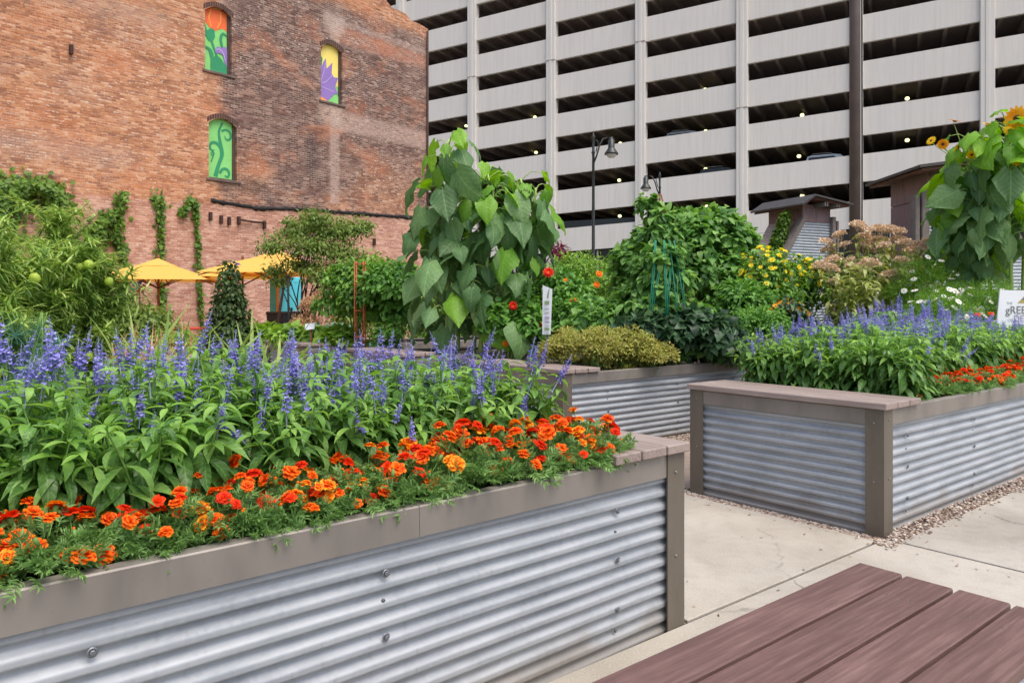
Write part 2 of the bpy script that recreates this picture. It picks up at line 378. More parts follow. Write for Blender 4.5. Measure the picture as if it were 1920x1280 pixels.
M['or1'] = petal('petal_red_orange', C(226, 52, 16), C(242, 78, 16)); M['or2'] = petal('petal_orange', C(248, 110, 18), C(252, 138, 24)); M['or3'] = petal('petal_yellow_orange', C(252, 158, 30), C(254, 184, 52)); M['or4'] = petal('petal_red', C(206, 34, 20), C(230, 50, 22))
M['yel'] = petal('petal_yellow', C(246, 186, 20), C(252, 210, 44)); M['wht'] = petal('petal_white', C(236, 238, 232), C(248, 248, 244)); M['pnk'] = petal('petal_pink', C(222, 160, 182), C(238, 196, 208))
M['sunleaf'] = leafmat('sunflower_leaf', [C(74, 108, 62), C(94, 130, 78), C(116, 150, 92), C(142, 172, 118)], .5, .32, .35, vein=.16)
M['sunleafy'] = leafmat('sunflower_leaf_bright', [C(92, 140, 44), C(116, 164, 50), C(140, 186, 66)], .45, .4, vein=.14)
M['sunstem'] = leafmat('sunflower_stem', [C(132, 158, 82), C(158, 180, 100)], .7, 0)
M['disc'] = plain('seed_disc', C(88, 64, 40), .9, 0, .3, 60, .5)
def gm(n, *cs, trans=.33, rough=.5, gain=1.15, hue=.485): M[n] = leafmat(n + '_leaf', list(cs), rough, trans, gain=gain, hue=hue)
gm('milk', C(92, 126, 54), C(124, 156, 72), C(158, 184, 96), C(188, 206, 122)); gm('fennel', C(72, 118, 104), C(96, 142, 124), C(122, 164, 140))
gm('ivy', C(66, 98, 34), C(92, 126, 42), C(118, 150, 54)); gm('iris', C(104, 138, 62), C(136, 164, 84), C(172, 190, 112), trans=.35); gm('dry', C(168, 132, 96), C(190, 158, 120), C(206, 178, 142))
gm('clem', C(44, 66, 34), C(66, 90, 44), C(88, 112, 58)); gm('tree', C(88, 112, 50), C(114, 138, 62), C(140, 160, 80)); gm('tom', C(66, 104, 42), C(88, 130, 50), C(112, 156, 60), C(134, 176, 74))
gm('lime', C(98, 138, 50), C(124, 162, 62), C(152, 186, 82)); gm('bean', C(62, 104, 44), C(88, 134, 58), C(118, 162, 76), C(146, 184, 104)); gm('dkbean', C(34, 58, 38), C(50, 78, 50), C(72, 104, 68), C(110, 142, 100), rough=.38)
gm('oreg', C(112, 126, 56), C(150, 158, 72), C(186, 186, 98), C(142, 122, 74), C(170, 176, 84)); gm('joe', C(122, 140, 66), C(152, 166, 84), C(180, 188, 110), C(210, 210, 160)); gm('joeh', C(198, 168, 138), C(216, 190, 160), C(230, 212, 188), trans=.15, hue=.5)
gm('celery', C(70, 116, 44), C(94, 142, 56), C(122, 168, 76)); gm('cosm', C(74, 118, 34), C(98, 142, 44), C(124, 164, 58)); gm('burg', C(88, 26, 44), C(116, 36, 58), C(140, 56, 76)); gm('purpf', C(92, 70, 134), C(112, 88, 156), hue=.5); gm('fruit', C(170, 192, 72), C(186, 208, 92), trans=.25)
gm('gold', C(236, 204, 44), C(246, 222, 74), hue=.5); gm('pale', C(196, 190, 150), C(216, 208, 172))

# ------------------------------------------------------------------ ground, paths
g = MB(); g.add([(-400, -100, -.03), (400, -100, -.03), (400, 600, -.03), (-400, 600, -.03)], [(0, 1, 2, 3)], 0, False)
structure('ground', g, M['asphalt'])
g = MB(); n = 60
xs, ys = np.linspace(-9, 14, n), np.linspace(-3, 16, n); XX, YY = np.meshgrid(xs, ys)
du = (XX-2.03)*.779 + (YY-4.08)*.627; dv = -(XX-2.03)*.627 + (YY-4.08)*.779
ZZ = .006 + .012*np.sin(XX*5+YY*3)*np.cos(YY*4.1) + .05*np.exp(-((du-1.2)/1.6)**2 - ((dv-2.45)/.35)**2)
ZZ = np.where((np.abs(XX-2.5) > 11) | (YY > 15), -.1, ZZ)
g.add(np.c_[XX.ravel(), YY.ravel(), ZZ.ravel()], [(i*n+j, i*n+j+1, (i+1)*n+j+1, (i+1)*n+j) for i in range(n-1) for j in range(n-1)])
structure('gravel', g, M['gravel'])
def slab(mb, quad, zt=.035, mat=0):
    q = [P(u, v) for u, v in quad]; m = len(q); zb = -.02
    V = [(x, y, zb) for x, y in q] + [(x, y, zt) for x, y in q]
    # small rounded arris
    c = np.mean(np.array(q), axis=0); V += [tuple(np.array((x, y)) + nrm(c-np.array((x, y)))*.006) + (zt+.003,) for x, y in q]
    Fc = [(i, (i+1) % m, m+(i+1) % m, m+i) for i in range(m)] + [(m+i, m+(i+1) % m, 2*m+(i+1) % m, 2*m+i) for i in range(m)] + [tuple(range(2*m, 3*m))]
    mb.add(V, Fc, mat, False)
g = MB()
slab(g, [(-1.72, -.02), (-.13, -.02), (-.13, 1.30), (-1.72, 1.30)])
slab(g, [(-3.6, -2.2), (-.06, -2.2), (-.06, -.038), (-3.6, -.035)])
slab(g, [(-7.2, -2.2), (-3.61, -2.2), (-3.61, -.1), (-7.2, -.1)])
slab(g, [(-3.6, -4.4), (-.056, -4.4), (-.056, -2.21), (-3.6, -2.21)])
structure('path', g, M['concrete'])
g = MB(); slab(g, [(-3.6, -.040), (-.13, -.040), (-.13, -.018), (-3.6, -.018)], .024); slab(g, [(-.0605, -4.4), (-.0375, -4.4), (-.0375, -.041), (-.0605, -.041)], .024); slab(g, [(-.044, -2.209), (5.8, -2.209), (5.8, -2.201), (-.044, -2.201)], .026); slab(g, [(1.8505, -2.2), (1.8615, -2.2), (1.8615, -.11), (1.8505, -.11)], .026)
structure('path_joint', g, M['jointdirt'])
g = MB()
slab(g, [(-.038, -2.2), (1.85, -2.2), (1.85, -.105), (-.038, -.105)])
slab(g, [(1.862, -2.2), (3.8, -2.2), (3.8, -.1), (1.862, -.1)])
slab(g, [(3.812, -2.2), (5.8, -2.2), (5.8, -.1), (3.812, -.1)]); slab(g, [(-.044, -4.4), (3.8, -4.4), (3.8, -2.21), (-.044, -2.21)])
structure('pavement', g, M['concrete_grey'])
# loose pebbles
pv = np.array([(1,0,0),(-1,0,0),(0,1,0),(0,-1,0),(0,0,.8),(0,0,-.8),(.62,.62,.45),(-.62,.62,.45),(.62,-.62,.45),(-.62,-.62,.45)], float)
pf = [(0,6,4),(0,4,8),(0,2,6),(0,8,3),(1,4,7),(1,9,4),(1,7,2),(1,3,9),(2,4,6) if False else (2,7,6),(6,7,4),(3,8,9),(8,4,9),(0,5,2),(2,5,1),(1,5,3),(3,5,0)]
peb = (pv, pf, [0]*len(pf))
def pebbles(n, u0, u1, v0, v1, zoff=.012):
    u = R.uniform(u0, u1, n); v = R.uniform(v0, v1, n)
    xy = O2 + u[:, None]*U0 + v[:, None]*V0
    z = .006 + .05*np.exp(-((u-1.2)/1.6)**2 - ((v-2.45)/.35)**2) + zoff
    s = R.uniform(.005, .012, n); a = R.uniform(0, 6.28, n)
    MM = np.zeros((n, 3, 3)); MM[:, 0, 0] = np.cos(a)*s*R.uniform(.7, 1.3, n); MM[:, 0, 1] = -np.sin(a)*s; MM[:, 1, 0] = np.sin(a)*s; MM[:, 1, 1] = np.cos(a)*s; MM[:, 2, 2] = s*R.uniform(.5, .9, n)
    return np.c_[xy, z], MM
g = MB()
for args in ((2600, -.14, .0, -.1, 1.35), (1500, 0, 3.2, -.11, .03, .03), (6500, -1.9, .1, 1.3, 2.7), (2500, .1, 3, 2.2, 2.7), (900, -1.78, -1.70, -.05, 1.3), (1500, -5, -1.8, -.12, .01), (140, -.2, .15, -.13, -.02, .034), (60, .0, 2.6, -.15, -.1, .038)):
    g.scatter(peb, *pebbles(*args))
o = structure('loose_gravel', g, M['pebble'], 'stuff')

g = MB(); n_ = 90; uv_ = np.c_[R.uniform(-1.7, -.1, n_), R.uniform(-1.2, 1.3, n_)]; uv_[:40, 0] = -.16 - np.abs(R.normal(0, .06, 40)); uv_[40:60] = np.c_[R.uniform(0, 3, 20), -.12 - np.abs(R.normal(0, .08, 20))]
LIT = (np.array([(0, 0, 0), (.4, .18, .05), (1, 0, .12), (.4, -.18, .03), (.45, 0, -.02)], float), [(0, 4, 1), (1, 4, 2), (0, 3, 4), (3, 2, 4)], [0]*4)
a_ = R.uniform(0, 6.28, n_); s_ = R.uniform(.012, .03, n_); MM = np.zeros((n_, 3, 3)); MM[:, 0, 0] = np.cos(a_)*s_; MM[:, 0, 1] = -np.sin(a_)*s_; MM[:, 1, 0] = np.sin(a_)*s_; MM[:, 1, 1] = np.cos(a_)*s_; MM[:, 2, 2] = s_
g.scatter(LIT, np.c_[O2 + uv_[:, :1]*U0 + uv_[:, 1:]*V0, np.full(n_, .041)], MM, 0, False); structure('leaf_litter', g, M['litter'], 'stuff')
# ------------------------------------------------------------------ raised planters
WB, HB = 1.29, .72
def corrugated(L, z0, z1, pitch=.054, amp=.0085, dirt=0):
    """sheet in local x (length) and z, ridges along x, bulging towards -y"""
    k = 14; n = int((z1-z0)/pitch*k); m = max(2, int(L/.12))
    z = np.linspace(z0, z1, n+1); y = -amp*np.interp(((z-z0)/pitch) % 1.0, [0, .10, .15, .28, .33, .58, .64, .84, .90, 1.0], [-1, -1, -.85, .85, 1, 1, .85, -.85, -1, -1])
    x = np.linspace(0, L, m+1); X, Z = np.meshgrid(x, z); Y = np.repeat(y[:, None], m+1, 1) + .0016*np.sin(X*2.3+Z*3)+.0008*np.sin(X*7+1)
    V = np.c_[X.ravel(), Y.ravel(), Z.ravel()]
    return V, [(i*(m+1)+j, i*(m+1)+j+1, (i+1)*(m+1)+j+1, (i+1)*(m+1)+j) for i in range(n) for j in range(m)]
def rotz(V, a, t):
    c, s = math.cos(a), math.sin(a); V = np.asarray(V, float)
    return np.c_[V[:, 0]*c - V[:, 1]*s, V[:, 0]*s + V[:, 1]*c, V[:, 2]] + np.array(t)
def hexbolt():
    b = MB(); b.lathe([(.0, .0), (.019, .0), (.019, .003), (.012, .0035)], 14, 0)
    b.lathe([(.0105, .0035), (.0105, .011), (.008, .0125), (.0, .0125)], 6, 0, smooth=False); return b.mesh('bolt', M['bolt'])
BOLT = hexbolt()
sb = MB(); sb.lathe([(0, 0), (.006, 0), (.0055, .004), (0, .005)], 8, 0); SCREW = sb.mesh('screw', M['screw']); SCREWP = sb.mesh('screw', M['rim'])
def planter(u0, v0, L, seat, label, bolts=(), near=True, group='corrugated steel raised planters'):
    """local x along the long side, y across; near-left corner at (u0,v0)"""
    x, y = P(u0, v0)
    t = thing('raised_planter', label, 'planter', (x, y, 0), UA, group)
    zr = HB-.09; ins = .022
    for nm, Ls, a, tr in (('corrugated_panel', L-2*ins, 0, (ins, ins, 0)), ('corrugated_panel', L-2*ins, math.pi, (L-ins, WB-ins, 0)),
                          ('corrugated_panel', WB-2*ins, -math.pi/2, (ins, WB-ins, 0)), ('corrugated_panel', WB-2*ins, math.pi/2, (L-ins, ins, 0))):
        V, Fc = corrugated(Ls, .0, zr+.03); b = MB(); b.add(V, Fc); part(nm, b, M['galv'], t, tr, (0, 0, a))
    cut = L/2
    for a, ln, tr in ((0, L, (0, 0, 0)), (math.pi, L, (L, WB, 0)), (-math.pi/2, WB, (0, WB, 0)), (math.pi/2, WB, (L, 0, 0))):
        segs = [(0.02, ln-.02)] if ln == WB else [(0.02+1.216*i, min(1.216*(i+1)+.0185, ln-.02)) for i in range(int(ln/1.216)+1) if 1.216*i+.05 < ln-.02]
        if seat == 'right' and ln == L and a == 0:   # seams measured from the seat end
            segs = sorted([(ln-s1, ln-s0) for s0, s1 in segs])
        b = MB()
        for s0, s1 in segs:
            pr = [(0, zr), (0, HB-.004), (.004, HB), (.045, HB), (.045, HB-.02), (.04, HB-.006), (.0035, HB-.006), (.0035, zr)]
            V = [(s, yy, zz) for s in (s0, s1) for yy, zz in pr]; k = len(pr)
            b.add(V, [(i, k+i, k+(i+1) % k, (i+1) % k) for i in range(k)] + [tuple(range(k)), tuple(range(k, 2*k))[::-1]], 0, False)
        part('rim', b, M['rim'], t, tr, (0, 0, a))
    for sx, sy in ((0, 0), (1, 0), (1, 1), (0, 1)):
        b = MB(); w1, th = .098, .006
        q = [(-th, -th), (w1, -th), (w1, 0), (0, 0), (0, w1), (-th, w1)]
        V = [(px_, py_, z) for z in (0, HB-.001) for px_, py_ in q]
        b.add(V, [(5, 4, 3, 2, 1, 0), (6, 7, 8, 9, 10, 11)] + [(i, (i+1) % 6, 6+(i+1) % 6, 6+i) for i in range(6)], 0, False)
        cp = part('corner_post', b, M['post'], t, ((L if sx else 0), (WB if sy else 0), 0), (0, 0, {(0,0): 0, (1,0): math.pi/2, (1,1): math.pi, (0,1): -math.pi/2}[(sx, sy)]))
        if near:
            for zz in (.665, .34):
                link('screw', SCREWP, cp, (.05, -.006, zz), (math.pi/2, 0, 0)); link('screw', SCREWP, cp, (-.006, .05, zz-.02), (0, -math.pi/2, 0))
    b = MB(); n1, n2 = 24, 8
    gx, gy = np.meshgrid(np.linspace(.03, L-.03, n1), np.linspace(.03, WB-.03, n2)); gz = HB-.06 + R.normal(0, .008, gx.shape)
    b.add(np.c_[gx.ravel(), gy.ravel(), gz.ravel()], [(i*n1+j, i*n1+j+1, (i+1)*n1+j+1, (i+1)*n1+j) for i in range(n2-1) for j in range(n1-1)])
    part('soil', b, M['soil'], t)
    if seat:
        for i in range(3):
            xx = (-.02 + i*.148) if seat == 'left' else (L + .02 - .138 - i*.148)
            b = MB(); b.box((-.069, 0, 0), (.069, WB+.05, .036), 0, .004)
            pl = part('seat_plank', b, M['seat'], t, (xx+.069, -.025, HB+.001 + (R.uniform(0, .002))))
    for bx in bolts:
        for zz in (.548, .37, .187):
            link('bolt', BOLT, t, (bx, ins-.011, zz+.0), (math.pi/2, 0, 0), .62)
        for zz in (.47, .29, .11): link('screw', SCREW, t, (bx-.004, ins-.002, zz), (math.pi/2, 0, 0))
    return t
LF = 3.9
FRONT = planter(-1.765-LF, -.028, LF, 'right', 'nearest corrugated steel planter, in the left foreground, edged with a long row of orange marigolds', [LF-.37, LF-1.34, LF-2.07, LF-2.85])
planter(0, 0, 6.4, 'left', 'corrugated steel planter right of the path with its plank seat and corner post facing us', [.32, 1.3, 2.3, 3.3])
planter(.05, 2.63, 6.2, 'left', 'corrugated steel planter with the yellow green bush and bean teepee, just behind the path gap', [.55, 1.5, 2.4])
planter(.05, 5.2, 7.0, 'left', 'low grey planter edge behind the drooping sunflowers', near=False)
planter(.0, 7.8, 4.5, 'left', 'grey planter with lettuces and the small white plant sign', near=False)
planter(-1.8-3.6, 2.63, 3.6, 'right', 'planter hidden behind the front salvias that holds the tall balloon milkweeds', near=False)
planter(-1.8-3.6, 5.2, 3.6, 'right', 'dark grey planter rim behind the strappy iris leaves', near=False)

# ------------------------------------------------------------------ plank bench in the foreground
bx, by = P(-1.705, -.707)
t = thing('plank_bench', 'low bench of four purple brown planks on a galvanised frame in the bottom right foreground', 'bench', (bx, by, 0), UA)
for i in range(4):
    b = MB(); b.box((-2.4, -.137, -.038), (0, 0, 0), 0, .004); pk = part('plank', b, M['bench'], t, (R.uniform(-.004, .004), -i*.1485, .45 + R.uniform(0, .001)))
    for sx in (-.2, -1.2, -2.2):
        for sy in (-.035, -.1): link('screw', SCREW, pk, (sx, sy, -.0015), (0, 0, 0), .55)
b = MB()
b.box((-2.34, -.572, .30), (-.06, -.560, .41)); b.box((-2.34, -.02, .30), (-.06, -.008, .41)); b.box((-.075, -.56, .30), (-.06, -.02, .409)); b.box((-2.34, -.56, .30), (-2.325, -.02, .409))
part('frame', b, M['galv'], t)
for xx in (-2.2, -.2):
    for yy in (-.52, -.08):
        b = MB(); b.box((xx-.03, yy-.03, .03), (xx+.03, yy+.03, .409), 0, .004); part('leg', b, M['galv'], t)

# ------------------------------------------------------------------ parking garage
GD = np.array((.88792, -.45999)); GN = np.array((.46, .88792)); GA = math.atan2(-.45999, .88792)
G0 = np.array((431.5/F*55, 55.0)); KS = .0404
t = thing('parking_garage', 'huge pale concrete parking garage with sloping open decks filling the background', 'building', (G0[0], G0[1], 0), GA)
PS = [-38.4, -30.7, -23.0, -15.4, -7.72, 0, 7.66, 15.3, 22.95, 30.6]
ZB = [6.20 + 3.18*i for i in range(10)]
for i in range(len(PS)-1):
    for j, zb in enumerate(ZB):
        a, c = PS[i]+.30, PS[i+1]-.30; b = MB(); h = 1.90
        V = [(x, y, zb + KS*x + dz) for x in (a, c) for y in (0.0, .28) for dz in (0, h)]
        b.add(V, [(0,4,5,1),(4,6,7,5),(6,2,3,7),(2,0,1,3),(1,5,7,3),(0,2,6,4)], 0, False)
        part('spandrel', b, M['facade'], t)
for s in PS:
    b = MB()
    b.box((s-.40, -.22, -.5), (s+.40, .5, 37), 0, .03); b.box((s-.12, -.26, -.5), (s+.12, -.2, 37), 0, .02)
    part('pillar', b, M['facade'], t)
    b = MB(); z = 15.7 + KS*s + (6.4 if int(abs(s)) % 2 else 0)
    b.box((s-.408, -.268, z), (s+.408, .505, z+.05)); part('joint', b, M['slab'], t)
for j, zb in enumerate(ZB):
    b = MB(); a, c = PS[0], PS[-1]
    def sl(x0, x1, y0, y1, z0, z1):
        V = [(x, y, zb + KS*x + z) for x in (x0, x1) for y in (y0, y1) for z in (z0, z1)]
        b.add(V, [(0,4,5,1),(4,6,7,5),(6,2,3,7),(2,0,1,3),(1,5,7,3),(0,2,6,4)], 0, False)
    sl(a, c, .285, 16, .52, .64)
    for s in PS[:-1]:
        for q in range(5):
            xx = s + .77 + q*1.53; sl(xx-.11, xx+.11, .285, 16, .06, .525)
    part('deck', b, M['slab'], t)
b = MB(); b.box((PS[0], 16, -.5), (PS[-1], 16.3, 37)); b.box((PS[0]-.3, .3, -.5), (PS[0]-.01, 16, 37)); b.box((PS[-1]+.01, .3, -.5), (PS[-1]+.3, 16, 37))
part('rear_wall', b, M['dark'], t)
b = MB(); b.box((PS[0], .6, -.4), (PS[-1], .65, 8.2)); part('shop_glazing', b, M['glass'], t)
for i in range(len(PS)-1):
    for q in (2.1, 3.9, 5.6):
        b = MB(); b.box((PS[i]+q-.06, .45, -.4), (PS[i]+q+.06, .59, 6.3+KS*PS[i])); part('mullion', b, M['facade'], t)
# lit ceiling lamps hanging between the deck ribs
lm = MB(); lm.lathe([(.0, .13), (.10, .11), (.155, .0), (.13, -.08), (.06, -.12), (0, -.13)], 12, 0); lampme = lm.mesh('globe', M['glow'])
lh = MB(); lh.lathe([(.0, .40), (.02, .40), (.02, .14), (.13, .12), (.13, .10), (0, .10)], 8, 0); lampcap = lh.mesh('stem', M['lamp_black'])
def gloc(s, y, z): p = G0 + GD*s + GN*y; return (float(p[0]), float(p[1]), float(z))
def at_garage(px, py, y=0.0):
    r = (px-960)/F; q = G0 + GN*y; s = (q[0]-r*q[1])/(r*GD[1]-GD[0]); Y = q[1]+GD[1]*s; return s, EYE+(HOR-py)*Y/F
for px, py in ((1003, 220), (1005, 286), (1163, 269), (1161, 338), (1162, 405), (1323, 246), (1323, 317), (1325, 387), (1504, 216), (1498, 293), (1504, 367), (1701, 185), (1701, 263), (1701, 344), (874, 236), (1322, 168), (1850, 240)):
    s, z = at_garage(px, py, 4.0)
    lo = thing('ceiling_lamp', 'round yellow green ceiling lamp glowing inside a deck of the parking garage', 'lamp', gloc(s, 4.0, z), GA, 'lit ceiling lamps in the parking garage')
    link('globe', lampme, lo); link('cap', lampcap, lo)

# cars behind the spandrels
def car(label, s, lev, y, col, rack, mirror=1):
    z = ZB[lev] + .645 + KS*s
    t = thing('parked_car', label, 'car', gloc(s, y, z), GA, None); L, Wd = 4.6, 1.85
    cm = plain('car_paint', col, .25, .2, .03); hi = 1.78 if rack else 1.5
    low = [(-L/2, .35), (-L/2+.05, .8), (-L/2+.3, .95), (L/2-.9, .98), (L/2-.15, .8), (L/2, .55), (L/2, .3), (-L/2, .3)]
    b = MB(); b.prism(low, -Wd/2, Wd/2); b.prism([(-L/2+.35, .95), (-L/2+.65, hi-.06), (-L/2+1, hi), (L/2-2.2, hi), (L/2-1.75, hi-.07), (L/2-1.0, .97)], -Wd/2+.12, Wd/2-.12)
    part('body', b, cm, t)
    b = MB()
    for yy in (-Wd/2+.11, Wd/2-.13): b.prism([(-L/2+.55, 1.0), (-L/2+.75, hi-.14), (L/2-2.2, hi-.12), (L/2-1.3, 1.0)], yy, yy+.02)
    part('window', b, M['glass'], t)
    for xx in (-1.4, 1.4):
        for yy in (-Wd/2+.02, Wd/2-.22):
            b = MB(); b.lathe([(0, 0), (.31, 0), (.33, .04), (.33, .16), (.31, .2), (0, .2)], 18, 0, axis=(0, 1, 0)); part('wheel', b, M['black'], t, (xx, yy, .33))
    if rack:
        for yy in (-.65, .65):
            b = MB(); b.tube([(-L/2+.9, yy, hi-.02), (-L/2+1.0, yy, hi+.13), (L/2-2.4, yy, hi+.13), (L/2-2.25, yy, hi-.02)], .02, 6); part('roof_rail', b, M['lampglass'], t)
    return t
s, z = at_garage(1359, 400, 2.2); car('dark car roof with chrome rails behind the parapet left of the first shed', s, 1, 2.2, C(40, 42, 46), True)
s, z = at_garage(1562, 372, 2.2); car('white car with a roof rack showing above the parapet behind the first shed roof', s, 1, 2.2, C(208, 212, 218), True)
s, z = at_garage(1295, 332, 2.2); car('silver car roof just showing above the garage parapet right of the second street lamp', s, 2, 2.2, C(150, 154, 160), True)

# ------------------------------------------------------------------ brick building
BW = nrm(np.array((.85, 1.0))); BN = np.array((-BW[1], BW[0])); BA = math.atan2(BW[1], BW[0]); B0 = np.array((-3.4, 30.2))
def at_brick(px, py=None, off=0.0):
    r = (px-960)/F; q = B0 + BN*(-off); s = (q[0]-r*q[1])/(r*BW[1]-BW[0]); Y = q[1]+BW[1]*s
    return s if py is None else (s, EYE+(HOR-py)*Y/F)
def bloc(s, off, z): p = B0 + BW*s - BN*off; return (float(p[0]), float(p[1]), float(z))
bt = thing('brick_building', 'old red brick building with three painted mural windows on its bare side wall', 'building', (B0[0], B0[1], 0), BA)
wins = []
for (l, tp, r_, bt_) in ((384.5, 6, 434.5, 127), (391.5, 217, 444, 330), (602, 77, 642, 185)):
    s0, s1 = at_brick(l), at_brick(r_); sm = (s0+s1)/2; Ym = B0[1]+BW[1]*sm
    wins.append((s0, s1, EYE+(HOR-bt_)*(B0[1]+BW[1]*s0)/F - .05, EYE+(HOR-tp)*(B0[1]+BW[1]*s0)/F))
HW = 12.75; SL = -32.0
b = MB(); depth = .26
xs_ = sorted({SL, 0.0} | {w_[0] for w_ in wins} | {w_[1] for w_ in wins}); zs_ = sorted({-.5, 12.3} | {w_[2] for w_ in wins} | {w_[3] for w_ in wins})
for i in range(len(xs_)-1):
    for j in range(len(zs_)-1):
        xm, zm = (xs_[i]+xs_[i+1])/2, (zs_[j]+zs_[j+1])/2
        if any(w_[0] < xm < w_[1] and w_[2] < zm < w_[3] for w_ in wins): continue
        b.add([(xs_[i], 0, zs_[j]), (xs_[i+1], 0, zs_[j]), (xs_[i+1], 0, zs_[j+1]), (xs_[i], 0, zs_[j+1])], [(0, 1, 2, 3)], 0, False)
for s0, s1, z0, z1 in wins:
    b.add([(s0,0,z0),(s0,depth,z0),(s0,depth,z1),(s0,0,z1)], [(3,2,1,0)], 0, False); b.add([(s1,0,z0),(s1,depth,z0),(s1,depth,z1),(s1,0,z1)], [(0,1,2,3)], 0, False)
    b.add([(s0,0,z0),(s1,0,z0),(s1,depth,z0),(s0,depth,z0)], [(0,1,2,3)], 0, False)
    arc = [(s0+(s1-s0)*q/10, z1-.20*(2*q/10-1)**2) for q in range(11)]
    b.prism([(s0, z1+.001)] + arc + [(s1, z1+.001)], 0.0, depth)
# ragged parapet line
rng = np.random.default_rng(3); x = SL; par = [(SL, 12.3)]
prof = [(SL, 13.0), (-6.2, 13.0), (-6.15, 12.9), (-4.0, 12.85), (-3.2, 12.72), (-2.9, 12.72), (-2.85, 12.95), (-2.2, 12.92), (-1.9, 12.72), (-1.2, 12.68), (-.9, 12.5), (-.4, 12.48), (0, 12.42)]
b.prism([(SL, 12.3)] + [(0, 12.3)] + prof[::-1], 0.0, .35)
b.box((SL, .42, -.5), (0, 12, 12.2))
part('wall', b, M['brick'], bt)
b = MB(); b.prism([(-30, 13.0), (-6.2, 13.0), (-6.2, 13.12), (-30, 13.12)], -.08, .4); b.prism([(-6.15, 12.9), (-3.3, 12.78), (-3.3, 12.86), (-6.15, 12.98)], -.06, .4); part('coping', b, M['stone'], bt)
# corner quoin strip and downpipe at the right end
b = MB(); b.tube([(-.06, -.05, -.2), (-.06, -.05, 12.3)], .04, 6); part('downpipe', b, M['iron'], bt)
# window boards with flower murals
def fl(name, c): return plain(name, c, .7, 0, .05, 3)
K = {'g': fl('mural_light_green', C(136, 212, 122)), 'dg': fl('mural_dark_green', C(46, 146, 98)), 'o': fl('mural_orange', C(240, 112, 58)), 'y': fl('mural_yellow', C(248, 226, 118)), 'p': fl('mural_purple', C(148, 120, 190)), 'pl': fl('mural_lilac', C(196, 178, 222)), 'oy': fl('mural_light_orange', C(250, 160, 72))}
def ribbon(pts, wd):
    pts = np.array(pts, float); tt = nrm(np.gradient(pts, axis=0)); nn = np.c_[-tt[:, 1], tt[:, 0]]; wd = np.full(len(pts), wd) if np.isscalar(wd) else np.array(wd)
    return pts + nn*wd[:, None], pts - nn*wd[:, None]
def mural(wf, s0, s1, z0, z1, shapes):
    """shapes in board units (0..1, 0..1), each painted 2 mm proud of the last"""
    w_, h_ = s1-s0, z1-z0
    for i, (kind, key, data) in enumerate(shapes):
        b = MB(); y = depth-.12-.004-.002*i; ar = np.array
        if kind == 'poly':
            q = [(s0+w_*x, z0+h_*z) for x, z in data]; b.add([(x, y, z) for x, z in q], [tuple(range(len(q)))], 0, False)
        else:
            pts, wd = data; t_ = np.linspace(0, 1, 26); pts = ar(pts, float); k_ = np.linspace(0, 1, len(pts))
            # Catmull-like smoothing through the points
            px_ = np.interp(t_, k_, pts[:, 0]); pz_ = np.interp(t_, k_, pts[:, 1])
            for _ in range(4):
                px_[1:-1] = (px_[:-2]+2*px_[1:-1]+px_[2:])/4; pz_[1:-1] = (pz_[:-2]+2*pz_[1:-1]+pz_[2:])/4
            L_, R_ = ribbon(np.c_[s0+w_*px_, z0+h_*pz_], np.interp(t_, np.linspace(0, 1, len(wd)), wd)*w_)
            V = [(x, y, z) for x, z in L_] + [(x, y, z) for x, z in R_]; m = len(L_)
            b.add(V, [(j, m+j, m+j+1, j+1) for j in range(m-1)], 0, False)
        part('painted_shape', b, K[key], wf)
spiral = lambda cx, cz, r0, r1, a0, a1, asp: [(cx + (r0+(r1-r0)*q)*math.cos(a0+(a1-a0)*q), cz + (r0+(r1-r0)*q)*math.sin(a0+(a1-a0)*q)*asp) for q in np.linspace(0, 1, 16)]
